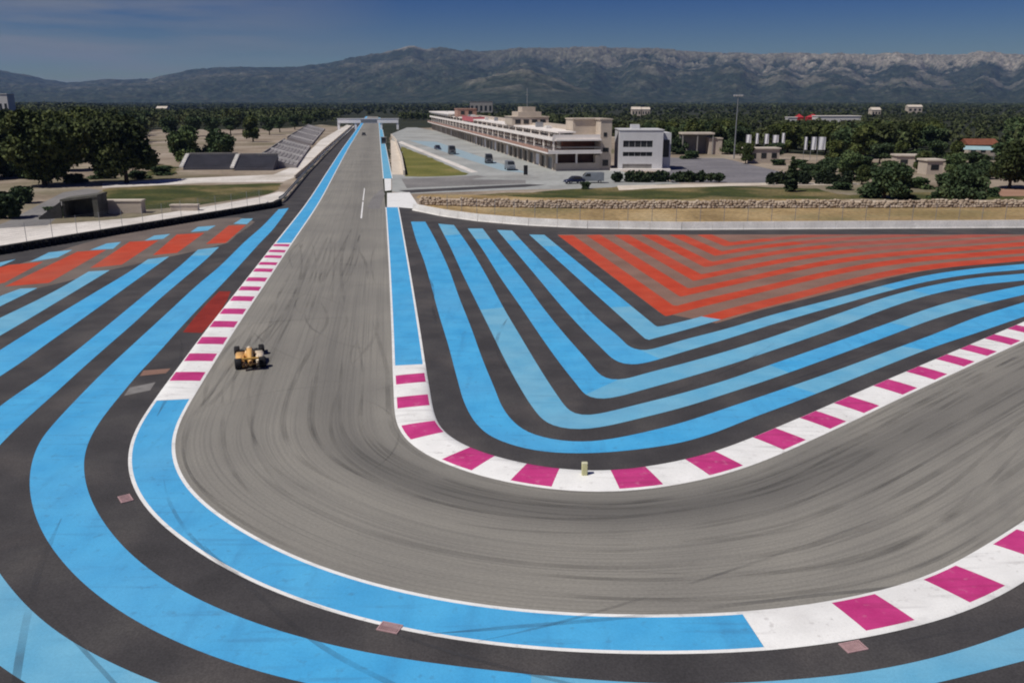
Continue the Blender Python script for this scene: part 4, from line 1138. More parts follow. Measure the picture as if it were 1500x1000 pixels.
m = MB(); m.add([(-4.6, -1.2, 2.7), (4.6, -1.2, 2.5), (4.6, 1.6, 3.4), (-4.6, 1.6, 3.6), (-4.6, -1.2, 2.62), (4.6, -1.2, 2.42), (4.6, 1.6, 3.32), (-4.6, 1.6, 3.52)], [(0, 1, 2, 3), (4, 7, 6, 5), (0, 4, 5, 1), (1, 5, 6, 2), (2, 6, 7, 3), (3, 7, 4, 0)]); m.build('roof', M_teal, t)
for x in (-4.3, 0, 4.3):
    m = MB(); m.bar((x, -1.0, 0), (x, -1.0, 2.55), .07); m.build('post', M_steel, t)
simple_house(1118, 239, 8.5, 4, 3.6, 0.1, 'low pale stone building below the row of white banners', 'building', M_beige, M_cream, True, 3, name='outbuilding')
simple_house(1334, 246, 7.0, 4, 2.8, -0.1, 'low flat-roofed pale outbuilding behind the round bushy oak', 'building', M_beige, M_cream, True, 2, name='outbuilding')
simple_house(1368, 256, 3.6, 4, 3.0, 0.05, 'small square pale hut right of the flat-roofed pale outbuilding', 'hut', M_beige, M_cream, True, 1, name='hut')
simple_house(2, 186, 12, 10, 19.5, 0.1, 'tall white tower block rising over the pines at the left edge', 'tower block', M_wallw, M_fascia, True, 4, name='tower_block')
simple_house(705, 170, 24, 14, 14.5, 0.0, 'wide grey hall rising far behind the pit building roof', 'hall', M_grey, M_grey, True, 5, name='hall')
simple_house(1228, 190, 24, 10, 7.2, 0.0, 'long white shed far off beside the red marquees', 'shed', M_wallw, M_fascia, True, 4, name='shed')
simple_house(1160, 189, 5, 6, 6.3, 0.0, 'small white hut far off left of the red marquees', 'hut', M_wallw, M_fascia, True, 1, name='hut')
for px, py, w, h, lab in ((237, 166, 13, 7.6, 'far pale house showing above the left-hand pines'), (932, 171, 9, 8.8, 'far pale house above the trees, left of a similar one'), (946, 171, 8, 8.8, 'far pale house above the trees, right of a similar one'), (1340, 166, 18, 9.8, 'far pale farmhouse above the trees in the right-hand plain'), (1283, 171, 9, 8.2, 'far small pale house in the trees between shed and farmhouse')):
    simple_house(px, py, w, 9, h * .8, 0.0, lab, 'house', M_beige, M_cream, False, 3, 'far houses in the wood')

def shelter():
    t = thing('shelter', 'open shelter with a flat pale roof right of the white office block', 'shelter', V3(G(1026, 226)))
    m = MB(); m.box(-6.3, 3.6, -2, 4, 6.0, 6.5); m.build('roof', M_cream, t)
    for x in (-6, -1.5, 3.2):
        m = MB(); m.box(x - .15, x + .15, -1.8, -1.5, 0, 6.0); m.build('post', M_grey, t)
    m = MB(); m.box(-6, 3.4, 3.5, 3.8, 0, 6); m.build('back_wall', M_grey, t)
    m = MB(); m.box(2.2, 6.2, -1.2, 3, 0, 4.6); m.box(2.0, 6.4, -1.4, 3.2, 4.6, 4.9); m.build('kiosk', M_beige, t)
shelter()
for x, lab in ((1171, 'narrower of the two far red marquees above the trees'), (1191, 'wider of the two far red marquees above the trees')):
    w = 4.0 if x < 1180 else 7.0
    t = thing('marquee', lab, 'marquee', V3(G(x, 188)), 0, 'red marquees')
    m = MB(); m.box(-w / 2, w / 2, 0, 5, 0, 6.2); m.build('wall', M_redc, t)
    m = MB(); m.add([(-w / 2 - .2, -.2, 6.2), (w / 2 + .2, -.2, 6.2), (w / 2 + .2, 5.2, 6.2), (-w / 2 - .2, 5.2, 6.2), (0, 2.5, 8.2)], [(0, 1, 4), (1, 2, 4), (2, 3, 4), (3, 0, 4), (0, 3, 2, 1)]); m.build('roof', M_redc, t)

# banners on poles
def banner(px, py, h, w, fh, lab, grp):
    t = thing('banner', lab, 'banner', V3(G(px, py)), 0, grp)
    m = MB(); m.bar((0, 0, 0), (0, 0, h), .06); m.build('pole', M_steel, t)
    m = MB(); n = 6
    fr_ = [[(.06 + w * i / n, .10 * math.sin(i * 1.3 + zz), h - .1 - fh * zz) for i in range(n + 1)] for zz in (0, .33, .66, 1)]
    bk = [[(x, y + .02, z) for x, y, z in r] for r in fr_]
    vs = [p for r in fr_ for p in r] + [p for r in bk for p in r]; o_ = len(vs) // 2; fs = []
    for a in range(3):
        for i in range(n):
            q = a * (n + 1) + i
            fs += [(q, q + 1, q + n + 2, q + n + 1), (o_ + q, o_ + q + n + 1, o_ + q + n + 2, o_ + q + 1)]
    for i in range(n):
        fs += [(i, o_ + i, o_ + i + 1, i + 1), (3 * (n + 1) + i, 3 * (n + 1) + i + 1, o_ + 3 * (n + 1) + i + 1, o_ + 3 * (n + 1) + i)]
    for a in range(3):
        q = a * (n + 1); fs += [(q, q + n + 1, o_ + q + n + 1, o_ + q), (q + n, o_ + q + n, o_ + q + 2 * n + 1, q + 2 * n + 1)]
    m.add(vs, fs); m.build('cloth', M_canvas, t)
ordn = ['first', 'second', 'third', 'fourth', 'last']
for i, x in enumerate((1091, 1105, 1118, 1130, 1143)):
    banner(x, 229, (6.3, 6.7, 6.5, 6.2, 6.8)[i], (1.5, .85, 1.2, 1.7, .9)[i], (2.4, 3.0, 2.8, 2.2, 3.1)[i], f'{ordn[i]} from the lamp mast in the row of five white banners', 'row of five white banners')
for i, (x, w) in enumerate(((1176, .8), (1186, 1.4), (1196, 2.0))):
    banner(x, 236, 6.5, w, 3.4, ('narrowest of the three white banners above the cypress', 'middle-sized of the three white banners above the cypress', 'widest of the three white banners above the cypress')[i], 'three white banners')

# lamp mast
t = thing('lamp_mast', 'tall thin floodlight mast standing by the grey parking area', 'lamp mast', V3(G(1075, 233)))
m = MB(); m.bar((0, 0, 0), (0, 0, 17.2), .20, 8, 0, .10); m.build('pole', M_steel, t)
m = MB(); m.bar((-1.2, 0, 17.0), (1.2, 0, 17.0), .06); m.build('crossarm', M_steel, t)
for x in (-1.05, -.35, .35, 1.05):
    m = MB(); m.box(x - .27, x + .27, -.3, .1, 17.0, 17.45, bev=.05); m.build('lamp', M_silver, t)

# gantry over the straight
t = thing('gantry', 'white gantry bridge spanning the far end of the straight', 'gantry', V3(G(541, 190)), math.radians(4))
m = MB(); m.box(-17.5, 16.5, -1, 1.2, 3.6, 5.9); m.box(-17.8, 16.8, -1.2, 1.4, 5.9, 6.1); m.build('beam', M_canvas, t)
for x in (-17, -7.5, 6.8, 16):
    m = MB(); m.box(x - .6, x + .6, -.7, .7, 0, 3.6); m.build('pier', M_canvas, t)
m = MB(); m.box(-4.5, 4.5, -1.15, -1.0, 4.0, 5.4); m.build('sign_panel', M_slate, t)
t = thing('timing_hut', 'small dark hut on the pit wall beside the straight', 'hut', V3(G(562.5, 211)))
m = MB(); m.box(-.9, .9, -.8, .8, .3, 2.4); m.build('cabin', M_char, t)
m = MB(); m.box(-1.1, 1.1, -1.0, 1.0, 2.4, 2.6); m.build('roof', M_grey, t)
m = MB(); m.box(-.7, .7, -.86, -.8, 1.2, 2.1); m.build('window', M_glass, t)
m = MB(); m.box(-.9, .9, -.8, .8, 0, .3); m.build('base', M_grey, t)

# grandstands
def grandstand(p, rz, w, rows, seat, lab, aisles, dep=.85, rise=.42):
    t = thing('grandstand', lab, 'grandstand', V3(p), rz, 'grandstands left of the straight')
    m = MB()
    for r in range(rows): m.box(-w / 2, w / 2, r * dep, rows * dep if r == rows - 1 else (r + 1) * dep, 0, .6 + r * rise)
    m.build('steps', seat, t)
    xs = [x for x in np.arange(-w / 2 + .3, w / 2 - .3, .55)]
    for r in range(rows):
        z = .6 + r * rise; m = MB()
        if w < 30:
            for x in xs:
                m.box(x, x + .44, r * dep + .35, r * dep + .75, z, z + .08); m.box(x, x + .44, r * dep + .70, r * dep + .76, z + .08, z + .42)
        else:
            m.box(-w / 2 + .3, w / 2 - .3, r * dep + .35, r * dep + .75, z, z + .10)
        m.build('seat_row', seat, t)
    for x in aisles:
        m = MB()
        for r in range(rows): m.box(x - .45, x + .45, r * dep - .02, (r + 1) * dep + .28, .6 + r * rise, .6 + r * rise + .46)
        m.build('stair_aisle', M_barrier, t)
    m = MB(); m.box(-w / 2, w / 2, rows * dep, rows * dep + .2, 0, .9 + rows * rise); m.build('back_wall', M_grey, t)
grandstand(G(305, 249), 0.10, 11.5, 8, M_seat, 'dark slate grandstand block with a pale stair on its left side, behind the grass bank', (-6.2,), .9, .34)
grandstand(G(372, 250), 0.08, 9.0, 8, M_seat, 'dark slate grandstand block between its twin and the long grey stands', (-5.0,), .9, .34)
for (a, b), lab in ((((434, 246), (455, 216)), 'nearer of the two long grey grandstands lining the straight'), (((457, 213), (476, 190)), 'farther of the two long grey grandstands lining the straight')):
    A, B = G(*a), G(*b); d = B - A; L_ = np.linalg.norm(d); ang = math.atan2(d[1], d[0])
    grandstand((A + B) / 2, ang, L_, 9, M_seat2, lab, [-L_ * .4, -L_ * .15, L_ * .12, L_ * .37], .95, .26)
wall_thing('spectator_wall', 'cream wall in front of the long grey grandstands', 'wall', GS([(432, 262), (450, 246), (475, 221), (500, 199), (517, 184)]), [(-.12, 0), (.12, 0), (.12, .8), (-.12, .8)], M_cream, 5.0)

# underpass and low block on the left
t = thing('underpass', 'concrete underpass mouth with a dark interior at the foot of the ramp road', 'underpass', V3(G(122, 319)), 0.12)
m = MB(); m.box(-2.6, -2.3, 0, 4, 0, 2.3); m.box(1.5, 2.2, 0, 4, 0, 2.9); m.box(-2.3, 1.5, 3.6, 4, 0, 2.3); m.build('side_wall', M_gritty, t)
m = MB(); m.add([(-2.8, -.1, 2.3), (2.3, -.1, 2.9), (2.3, 4.1, 2.9), (-2.8, 4.1, 2.3), (-2.8, -.1, 2.6), (2.3, -.1, 3.2), (2.3, 4.1, 3.2), (-2.8, 4.1, 2.6)], [(0, 3, 2, 1), (4, 5, 6, 7), (0, 1, 5, 4), (1, 2, 6, 5), (2, 3, 7, 6), (3, 0, 4, 7)]); m.build('lintel', M_gritty, t)
m = MB(); m.add([(-2.7, -.05, 0), (-2.7, -.35, 0), (-5.4, -1.4, 0), (-5.5, -1.1, 0), (-2.7, -.05, 2.3), (-2.7, -.35, 2.3), (-5.4, -1.4, .3), (-5.5, -1.1, .3)], [(0, 1, 2, 3), (4, 7, 6, 5), (0, 4, 5, 1), (1, 5, 6, 2), (2, 6, 7, 3), (3, 7, 4, 0)]); m.build('wing_wall', M_gritty, t)
t = thing('concrete_block', 'long low beige concrete block in front of the grass bank', 'block', V3(G(178, 313)), 0.06)
m = MB(); m.box(-3.0, 3.0, 0, 1.6, 0, 1.75, bev=.04); m.build('body', M_beige, t)
m = MB(); m.box(-3.1, 3.1, -.1, 1.7, 1.75, 1.95); m.build('coping', M_cream, t)
t = thing('concrete_block', 'short low concrete block among rough grass, right of the long beige one', 'block', V3(G(270, 309)), 0.1)
m = MB(); m.box(-2.0, 2.0, 0, 1.0, 0, .8, bev=.04); m.build('body', M_beige, t)
m = MB(); m.box(-2.1, 2.1, -.1, 1.1, .8, .95); m.build('coping', M_cream, t)

# ------------------------------------------------------------------ vehicles by the pits
def vehicle(px, py, rz, paint, lab, name, cat, dims, van=False, z=0.02):
    Lh, wd, h = dims
    t = thing(name, lab, cat, V3(G(px, py), z), rz)
    w = wd / 2; b = MB()
    if van:
        pr = [(-Lh / 2, .45), (-Lh / 2, h * .96), (-Lh / 2 + .15, h), (Lh / 2 - 1.5, h), (Lh / 2 - .75, h * .60), (Lh / 2 - .05, h * .48), (Lh / 2, .40)]
    else:
        pr = [(-Lh / 2, .35), (-Lh / 2 + .05, h * .58), (-Lh / 2 + .55, h * .66), (-Lh / 2 + 1.1, h), (Lh / 2 - 1.9, h), (Lh / 2 - 1.15, h * .62), (Lh / 2 - .1, h * .48), (Lh / 2, .35)]
    rings = []
    for x, k in ((-w, .94), (-w * .97, 1), (w * .97, 1), (w, .94)):
        rings.append([(x * (1 if z_ < h * .62 else .86), y_ * k, .3 + (z_ - .3) * (1 if k == 1 else .97)) for y_, z_ in pr])
    b.loft(rings); b.build('body', paint, t, False)
    g = MB()
    if van:
        g.add([(-w * .74, Lh / 2 - 1.42, h * .95), (w * .74, Lh / 2 - 1.42, h * .95), (w * .84, Lh / 2 - .82, h * .66), (-w * .84, Lh / 2 - .82, h * .66)], [(0, 1, 2, 3)], M=Matrix.Translation((0, .06, .05)))
        g.add([(s_ * (w + .0), y_, z_) for s_ in (-1,) for y_, z_ in ((Lh / 2 - 1.6, h * .9), (Lh / 2 - 2.3, h * .9), (Lh / 2 - 2.3, h * .64), (Lh / 2 - 1.1, h * .64))], [(0, 1, 2, 3)])
        g.add([(w, y_, z_) for y_, z_ in ((Lh / 2 - 1.6, h * .9), (Lh / 2 - 2.3, h * .9), (Lh / 2 - 2.3, h * .64), (Lh / 2 - 1.1, h * .64))], [(3, 2, 1, 0)])
    else:
        g.add([(-w * .72, Lh / 2 - 1.86, h * .97), (w * .72, Lh / 2 - 1.86, h * .97), (w * .82, Lh / 2 - 1.2, h * .66), (-w * .82, Lh / 2 - 1.2, h * .66)], [(0, 1, 2, 3)], M=Matrix.Translation((0, .05, .04)))
        g.add([(-w * .72, -Lh / 2 + 1.02, h * .95), (w * .72, -Lh / 2 + 1.02, h * .95), (w * .82, -Lh / 2 + .6, h * .7), (-w * .82, -Lh / 2 + .6, h * .7)], [(3, 2, 1, 0)], M=Matrix.Translation((0, -.05, .04)))
        for s_ in (-1, 1):
            g.add([(s_ * w * .90, y_, z_) for y_, z_ in ((Lh / 2 - 1.85, h * .93), (-Lh / 2 + 1.15, h * .93), (-Lh / 2 + .75, h * .66), (Lh / 2 - 1.3, h * .66))], [(0, 1, 2, 3)])
    g.build('windows', M_glass, t)
    for s_ in (-1, 1):
        for y_ in (Lh / 2 - .85, -Lh / 2 + .85):
            q = MB(); q.lathe([(.03, -.1), (.30, -.1), (.32, -.06), (.32, .06), (.30, .1), (.03, .1)], axis='x', n=14, M=Matrix.Translation((s_ * (w - .06), y_, .32))); wh = q.build('wheel', M_rubber, t)
            q = MB(); q.lathe([(.02, -.115), (.18, -.11), (.18, .11), (.02, .115)], axis='x', n=10, M=Matrix.Translation((s_ * (w - .06), y_, .32))); q.build('rim', M_silver, wh)
        q = MB(); q.box(s_ * w * .7 - .16, s_ * w * .7 + .16, Lh / 2 - .14, Lh / 2 - .02, h * .36, h * .45); q.build('headlight', M_silver, t)
    return t
vehicle(841, 269, math.radians(115), M_navy, 'dark navy car parked in front of the pit building end', 'parked_car', 'car', (4.2, 1.75, 1.45))
vehicle(866, 268, math.radians(88), M_slate, 'slate grey van parked right of the navy car', 'parked_van', 'van', (5.0, 1.95, 2.1), True)
vehicle(662, 226, math.radians(190), M_char, 'charcoal van parked in the pit lane, farthest from the grey apron', 'parked_van', 'van', (5.0, 2.0, 2.5), True)
vehicle(716, 239, math.radians(185), M_char, 'charcoal van parked midway along the pit lane', 'parked_van', 'van', (4.8, 1.95, 2.3), True)
vehicle(747, 249, math.radians(190), M_slate, 'slate grey van parked at the near end of the pit lane', 'parked_van', 'van', (4.8, 1.95, 2.1), True)
vehicle(641, 219, math.radians(195), M_navy, 'dark navy car in the pit lane left of the charcoal van', 'parked_car', 'car', (4.1, 1.7, 1.4))
vehicle(533, 199, math.radians(10), M_char, 'charcoal car stopped left of centre at the far end of the straight', 'parked_car', 'car', (4.3, 1.8, 1.5))
t = thing('upright_panel', 'black upright panel standing alone near the pit building corner', 'panel', V3(G(770, 257)))
m = MB(); m.box(-.45, .45, -.06, .06, .15, 2.2); m.build('board', M_blackp, t)
for x in (-.35, .35):
    m = MB(); m.box(x - .05, x + .05, -.4, .4, 0, .15); m.build('foot', M_grey, t)
# ------------------------------------------------------------------ trees
def leaf_cloud(lobes, n, leaf, seed):
    """many leaf-clump quads spread through a set of ellipsoid lobes (cx, cy, cz, rx, ry, rz)"""
    r = np.random.default_rng(seed)
    lob = np.array(lobes, float); vol = np.prod(lob[:, 3:], axis=1) ** .75; pk = r.choice(len(lob), n, p=vol / vol.sum())
    d = r.normal(size=(n, 3)); d /= np.linalg.norm(d, axis=1)[:, None]
    rad = r.random(n) ** .33 * r.uniform(.82, 1.12, n)
    c = lob[pk, :3] + d * lob[pk, 3:] * rad[:, None]
    return c, quads_at(c, leaf * r.uniform(.6, 1.45, n), r)

def quads_at(c, size, r, flat=0.0):
    n = len(c)
    a = r.normal(size=(n, 3)); a /= np.linalg.norm(a, axis=1)[:, None]
    b = np.cross(a, r.normal(size=(n, 3))); b /= np.linalg.norm(b, axis=1)[:, None]
    s = np.asarray(size)[:, None] * .5
    j = lambda: r.uniform(.7, 1.25, (n, 1))
    V = np.stack([c - a * s * j() - b * s * j(), c + a * s * j() - b * s * j(), c + a * s * j() + b * s * j(), c - a * s * j() + b * s * j()], axis=1)
    return V.reshape(-1, 3)

def crown_mesh(name, lobes, n, leaf, seed, m):
    c, V = leaf_cloud(lobes, n, leaf, seed)
    Q = np.arange(len(V)).reshape(-1, 4)
    o = quads_mesh(name, V, Q, m); return o

def trunk_mesh(h, r, seed, limbs, m):
    rr = random.Random(seed); b = MB()
    pts = [Vector((0, 0, -.1))]
    for i in range(1, 6): pts.append(Vector((rr.gauss(0, .02 * h) * i / 5, rr.gauss(0, .02 * h) * i / 5, h * i / 5)))
    for i in range(5): b.bar(pts[i], pts[i + 1], r * (1.15 - i * .16), 8, 0, r * (1.15 - (i + 1) * .16))
    for q in limbs: b.bar(pts[3 + rr.randint(0, 1)], q, r * .38, 6, 0, r * .12)
    return b.build('trunk', m)

def round_lobes(seed, H, R, zb, n=9, flat=.75):
    """uneven crown from height zb to H, radius R"""
    rr = random.Random(seed); out = []
    zc = (H + zb) / 2; hz_ = (H - zb) / 2
    for i in range(n):
        a = rr.uniform(0, 6.28); q = R * .58 * math.sqrt(rr.random()); z = zc + hz_ * rr.uniform(-.78, .55)
        s = R * rr.uniform(.34, .52)
        out.append((q * math.cos(a), q * math.sin(a), z, s, s, min(s * flat, hz_ * .62)))
    out.append((0, 0, zc, R * .5, R * .5, hz_ * .75))
    return out

TEMPL = {}
def tree_template(key, H, R, zb, n, leaf, seed, leafm, nl=9, trunk_r=.3, flat=.75):
    lobes = round_lobes(seed, H, R, zb, nl, flat)
    cr_ = crown_mesh('crown', lobes, n, leaf, seed, leafm)
    tr_ = trunk_mesh(zb + (H - zb) * .5, trunk_r, seed, [Vector(l[:3]) for l in lobes[:6]], M_bark)
    TEMPL[key] = (tr_, cr_, H, R)
    C.objects.unlink(tr_); C.objects.unlink(cr_)
tree_template('pine_a', 14, 7.0, 1.7, 15000, .46, 3, M_pine, 20, .42)
tree_template('pine_b', 13, 6.6, 2.2, 12000, .46, 8, M_pine, 18, .38)
tree_template('pine_c', 10, 4.2, 1.4, 3600, .46, 21, M_pine, 10, .28)
tree_template('pine_d', 10, 4.6, 1.2, 3600, .46, 34, M_oak, 10, .28)
tree_template('oak_a', 8, 5.0, .5, 6500, .38, 45, M_oak, 12, .3)
tree_template('oak_b', 8, 4.6, .9, 5500, .38, 56, M_oak, 11, .3)
tree_template('bush', 4, 3.0, .2, 1500, .42, 67, M_oak, 8, .15)
def cypress_lobes():
    return [(0, 0, 1 + i * .95, .95 - .07 * abs(i - 2) - (.1 * max(0, i - 3)), .95 - .07 * abs(i - 2) - (.1 * max(0, i - 3)), .9) for i in range(8)]
cl = crown_mesh('crown', cypress_lobes(), 1700, .34, 5, M_cyp); tr_ = trunk_mesh(3.0, .16, 5, [], M_bark); TEMPL['cypress'] = (tr_, cl, 8.6, 1.0)
C.objects.unlink(cl); C.objects.unlink(tr_)

def plant(key, p, h, r, rz, label, cat, group=None, name='pine_tree'):
    tr_, cr_, H, R = TEMPL[key]
    t = thing(name, label, cat, V3(p), rz, group)
    t.scale = (r / R, r / R, h / H)
    for o in (tr_, cr_):
        c = o.copy(); C.objects.link(c); c.parent = t
    return t

def plant_px(key, x, ybase, ytop, wpx, label, cat='tree', name='pine_tree', group=None):
    k_ = ppm(ybase)
    plant(key, G(x, ybase), CAM_H - (ytop - 147) / k_ * 1.0, wpx / k_ / 2, random.uniform(0, 6.28), label, cat, group, name)
plant_px('pine_a', 66, 272, 153, 118, 'biggest broad dark pine, standing left of the ramp road')
plant_px('pine_b', 186, 268, 163, 104, 'second large dark pine, between the biggest one and the grandstands')
plant_px('pine_b', -34, 262, 160, 110, 'large dark pine cut by the left edge of the picture')
plant_px('pine_a', 128, 236, 152, 74, 'dark pine behind and between the two largest pines')
plant_px('pine_b', 22, 246, 156, 84, 'dark pine filling the gap left of the biggest one')
plant_px('pine_a', 98, 250, 158, 84, 'dark pine tucked just right of the biggest one')
plant_px('pine_b', 160, 244, 160, 80, 'dark pine tucked behind the second large one')
plant_px('oak_a', 274, 240, 178, 62, 'broad dark oak behind the left slate grandstand', name='oak_tree')
plant_px('oak_b', 322, 238, 180, 56, 'rounded dark oak above the gap of the two slate grandstands', name='oak_tree')
plant_px('pine_c', 371, 208, 166, 30, 'slim dark pine where the grandstands meet the wood')
plant_px('bush', 6, 320, 276, 66, 'dark shrub by the ramp road at the left edge', 'shrub', 'shrub')
plant_px('bush', 30, 298, 268, 44, 'small dark shrub below the biggest pine', 'shrub', 'shrub')
plant_px('bush', 238, 256, 240, 50, 'low green shrub left of the pale stair of the grandstand', 'shrub', 'shrub')
plant_px('cypress', 1158, 281, 224, 20, 'narrow dark cypress standing alone on the green bank', name='cypress_tree')
plant_px('oak_a', 1295, 291, 230, 80, 'big round bushy oak at the top of the stone wall', name='oak_tree')
plant_px('oak_b', 1409, 299, 228, 72, 'bushy oak between the pale hut and the pine with a bare trunk', name='oak_tree')
plant_px('pine_b', 1478, 276, 198, 74, 'dark pine with bare trunk on red earth at the right')
plant_px('oak_b', 1205, 264, 226, 44, 'small oak right of the cypress', name='oak_tree')
plant_px('oak_a', 1250, 256, 214, 50, 'oak behind the big round bushy one', name='oak_tree')
plant_px('bush', 1348, 276, 256, 46, 'low shrub in front of the square pale hut', 'shrub', 'shrub')
plant_px('bush', 1230, 278, 262, 40, 'low shrub left of the big round bushy oak', 'shrub', 'shrub')
plant_px('bush', 1180, 256, 236, 40, 'shrub under the three white banners', 'shrub', 'shrub')
plant_px('pine_d', 1545, 284, 205, 80, 'pine just past the right edge of the picture')
plant_px('oak_b', 1065, 226, 200, 34, 'small oak by the foot of the lamp mast', name='oak_tree')
plant_px('oak_b', 992, 226, 196, 36, 'oak between the white office block and the flat-roofed shelter', name='oak_tree')
plant_px('bush', 1010, 233, 218, 30, 'shrub in front of the flat-roofed shelter', 'shrub', 'shrub')
plant_px('bush', 858, 277, 262, 22, 'small olive shrub beside the slate grey van', 'shrub', 'shrub')

for k_, x, yb, yt, w_ in (('bush', 110, 268, 250, 46), ('bush', 150, 262, 244, 40), ('oak_a', 46, 262, 214, 60), ('bush', 205, 262, 246, 36), ('bush', 88, 258, 238, 40), ('oak_a', 14, 258, 206, 60)):
    plant_px(k_, x, yb, yt, w_, 'leafy undergrowth bush at the feet of the large left pines', 'bush', 'bush', 'undergrowth below the large left pines')
BUSHES = [('bush', 1275, 262, 240, 40), ('bush', 1300, 250, 232, 36), ('oak_b', 1318, 262, 232, 40), ('bush', 1330, 272, 258, 34), ('bush', 1388, 274, 250, 40), ('oak_a', 1398, 252, 218, 44), ('bush', 1425, 266, 244, 44), ('oak_b', 1440, 262, 226, 44),
          ('bush', 1455, 288, 270, 30), ('bush', 1500, 262, 240, 44), ('oak_a', 1505, 250, 212, 54), ('bush', 1222, 246, 228, 34), ('bush', 1268, 244, 226, 36), ('oak_b', 1345, 238, 212, 40), ('bush', 1168, 246, 230, 30), ('bush', 1140, 242, 230, 30),
          ('bush', 1098, 236, 226, 24), ('oak_b', 1212, 252, 224, 34), ('bush', 1372, 290, 276, 34), ('bush', 1335, 292, 280, 28)]
for k_, x, yb, yt, w_ in BUSHES:
    plant_px(k_, x, yb, yt, w_, 'leafy dark bush in the scrub between the cypress and the right edge', 'bush', 'bush', 'bushes in the right-hand scrub')

for k_, x, yb, yt, w_ in (('pine_c', 1092, 240, 205, 24), ('pine_d', 1135, 234, 204, 28), ('pine_c', 1222, 238, 200, 34), ('pine_d', 1288, 240, 204, 38), ('pine_c', 1316, 236, 202, 30), ('pine_d', 1372, 238, 200, 36), ('pine_c', 1398, 234, 202, 30), ('pine_d', 1470, 240, 202, 40), ('pine_c', 1352, 252, 216, 30), ('pine_d', 1428, 256, 216, 40), ('pine_c', 1262, 270, 236, 30), ('pine_c', 1084, 228, 204, 22)):
    plant_px(k_, x, yb, yt, w_, 'smallish pine scattered among the low buildings right of the lamp mast', group='pines among the low buildings')
plant_px('bush', 84, 316, 296, 40, 'dark shrub beside the mouth of the underpass', 'shrub', 'shrub')
plant_px('bush', 138, 300, 280, 44, 'dark shrub growing behind the underpass', 'shrub', 'shrub')

def hedge(x0, x1, ybase, h, lab, m=M_oak, dep=1.3):
    a, b = G(x0, ybase), G(x1, ybase); L_ = np.linalg.norm(b - a)
    lobes = [(L_ * (i + .5) / 14 - L_ / 2 + RNG.normal(0, .4), RNG.normal(0, .35), h * .48, L_ / RNG.uniform(14, 20), dep * RNG.uniform(.4, .8), h * RNG.uniform(.32, .68)) for i in range(14)]
    o = crown_mesh('hedge', lobes, int(240 * L_), .34, int(x0), m); o.location = V3((a + b) / 2); d = b - a; o.rotation_euler = (0, 0, math.atan2(d[1], d[0]))
    tag(o, lab, 'hedge')
hedge(906, 1058, 267, 2.2, 'dark ragged hedge below the white office block', M_cyp)
hedge(1120, 1248, 270, 2.4, 'dark ragged hedge right of the grey parking area', M_cyp)

# scattered woodland: base must lie beyond this line across the view
BND = np.array([(-700, 330), (-400, 290), (-100, 256), (0, 250), (60, 240), (130, 226), (190, 214), (225, 198), (262, 193), (330, 191), (380, 189), (440, 186), (500, 180), (600, 177), (640, 178), (760, 183), (840, 195), (900, 206), (980, 216), (1060, 222), (1180, 227), (1250, 236), (1330, 230), (1400, 224), (1500, 232), (1700, 250), (2200, 290)], float)
TOPCAP = np.array([(-700, 149), (100, 150), (225, 158), (260, 160), (330, 158), (430, 157), (500, 160), (580, 163), (640, 166), (700, 164), (860, 168), (905, 176), (960, 174), (1075, 172), (1100, 192), (1150, 173), (1255, 173), (1270, 172), (1340, 172), (1360, 168), (1405, 206), (1470, 206), (1490, 168), (2200, 168)], float)
def scatter(n, dmin, dmax, seed, power):
    r = np.random.default_rng(seed)
    out = []
    u = r.random(n); d = (dmin ** power + u * (dmax ** power - dmin ** power)) ** (1 / power)
    px = r.uniform(-420, 1920, n)
    X = (px - 750) / F * d * math.cos(PITCH)
    ang = np.arctan(CAM_H / d) - PITCH
    py = 500 + F * np.tan(ang)
    px = 750 + X / (d * math.cos(PITCH) + CAM_H * math.sin(PITCH)) * F
    keep = py < np.interp(px, BND[:, 0], BND[:, 1])
    return px[keep], py[keep], X[keep], d[keep], r
SITES = [(G(705, 170), 26), (G(1228, 190), 20), (G(1160, 189), 9), (G(1191, 188), 10), (G(1171, 188), 10), (G(2, 186), 14), (G(1439, 229), 10), (G(1026, 226), 10)]
def clear(X, Y):
    ok = np.ones(len(X), bool)
    for p, rad in SITES: ok &= (X - p[0]) ** 2 + (Y - p[1]) ** 2 > rad * rad
    # keep off the track, the pit straight and the pit building beyond
    for s_, e_, rad in ((G(541, 190), G(541, 190) + np.array([-.156, .988]) * 480, 26), (np.array([8, 205.]), np.array([8, 205.]) + np.array([-.185, .983]) * 305, 20)):
        a = e_ - s_; t_ = np.clip(((X - s_[0]) * a[0] + (Y - s_[1]) * a[1]) / (a @ a), 0, 1)
        ok &= (X - s_[0] - a[0] * t_) ** 2 + (Y - s_[1] - a[1] * t_) ** 2 > rad * rad
    return ok
def heights(px, d, r, lo, hi):
    k_ = F / (d * math.cos(PITCH) + CAM_H * math.sin(PITCH))
    cap = CAM_H - (np.interp(px, TOPCAP[:, 0], TOPCAP[:, 1]) - 147) / k_
    return np.minimum(r.uniform(lo, hi, len(px)), np.maximum(cap * r.uniform(.86, 1.03, len(px)), 2.6))

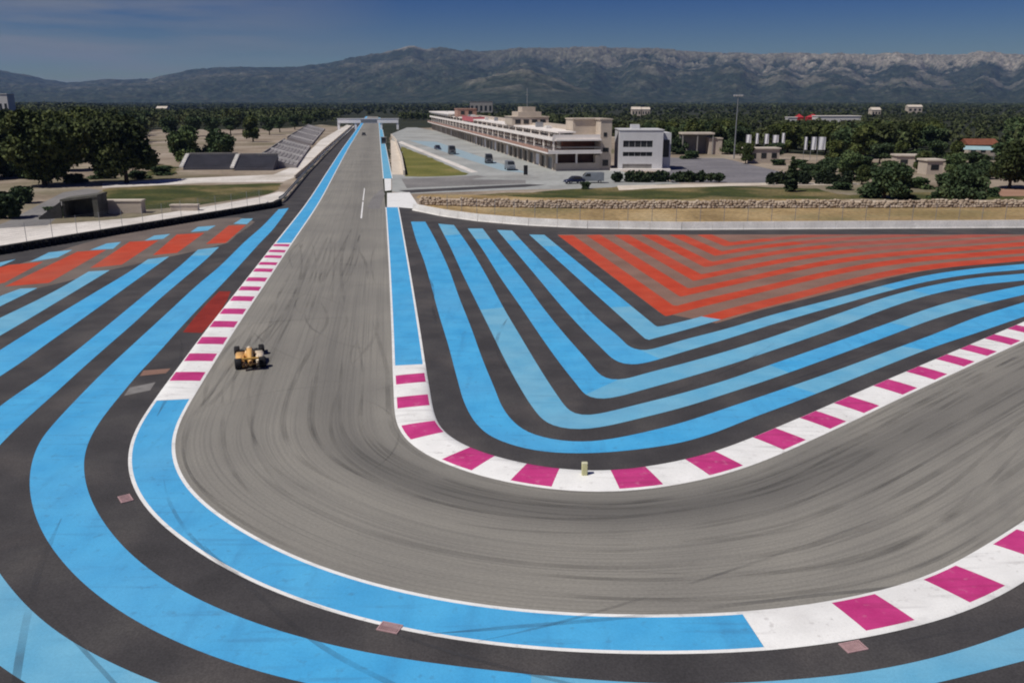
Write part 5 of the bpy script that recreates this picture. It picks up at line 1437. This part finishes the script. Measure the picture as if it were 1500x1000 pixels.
for x, yb, yt, w_ in ((252, 204, 167, 34), (283, 200, 166, 32), (312, 201, 167, 32), (338, 197, 168, 26), (395, 198, 168, 26), (410, 194, 167, 24), (432, 190, 166, 22), (452, 187, 166, 20)):
    plant_px('pine_d', x, yb, yt, w_, 'dark pine at the front edge of the wood above the grandstands', group='pines at the wood edge above the grandstands')
px, py, X, Y, r = scatter(5200, 175, 900, 5, 1.25)
ok = clear(X, Y); px, py, X, Y = px[ok], py[ok], X[ok], Y[ok]
h = heights(px, Y, r, 7.5, 12.5)
order = np.argsort(Y / h)
sel, taken = [], []
for i in order:
    if -60 < px[i] < 1560 and len(sel) < 250 and all((X[i] - X[j]) ** 2 + (Y[i] - Y[j]) ** 2 > 20 for j in sel[-60:]):
        sel.append(i)
inv = np.ones(len(X), bool); inv[sel] = False
keys = ['pine_c', 'pine_d', 'pine_c', 'pine_b', 'pine_d']
for q, i in enumerate(sel):
    rad = h[i] * r.uniform(.38, .56)
    if px[i] < 520: lab, g_ = 'dark pine in the dense wood behind the left grandstands', 'pines behind the left grandstands'
    elif px[i] < 985: lab, g_ = 'dark pine in the wood rising behind the pit building', 'pines behind the pit building'
    else: lab, g_ = 'dark pine in the wood behind the car park and banners', 'pines behind the car park'
    plant(keys[q % 5], (X[i], Y[i]), h[i], rad, r.uniform(0, 6.28), lab, 'tree', g_)

def forest():
    Vs = []
    def add(X, Y, h, rad, nq, leaf, r):
        n = len(X)
        c0 = np.repeat(np.column_stack([X, Y, h * .58]), nq, axis=0); R_ = np.repeat(np.column_stack([rad, rad, h * .40]), nq, axis=0)
        d = r.normal(size=(n * nq, 3)); d /= np.linalg.norm(d, axis=1)[:, None]
        c = c0 + d * R_ * (r.random(n * nq) ** .4 * r.uniform(.8, 1.15, n * nq))[:, None]
        Vs.append(quads_at(c, np.repeat(leaf, nq) * r.uniform(.6, 1.4, n * nq), r))
    rest = inv.copy()
    add(X[rest], Y[rest], h[rest], h[rest] * r.uniform(.38, .55, rest.sum()), 70, np.full(rest.sum(), 1.0), r)
    a, b, x2, y2, r2 = scatter(5200, 600, 2400, 15, .9)
    k2 = clear(x2, y2); a, x2, y2 = a[k2], x2[k2], y2[k2]
    h2 = heights(a, y2, r2, 7, 12); add(x2, y2, h2, h2 * r2.uniform(.45, .8, len(x2)), 34, y2 / 520 * 1.0, r2)
    a, b, x3, y3, r3 = scatter(5200, 2000, 5200, 25, .8)
    h3 = heights(a, y3, r3, 7, 12); add(x3, y3, h3, r3.uniform(6, 16, len(x3)), 14, np.full(len(x3), 5.5), r3)
    V = np.vstack(Vs)
    return tag(quads_mesh('wood', V, np.arange(len(V)).reshape(-1, 4), M_wood), kind='stuff')
forest()
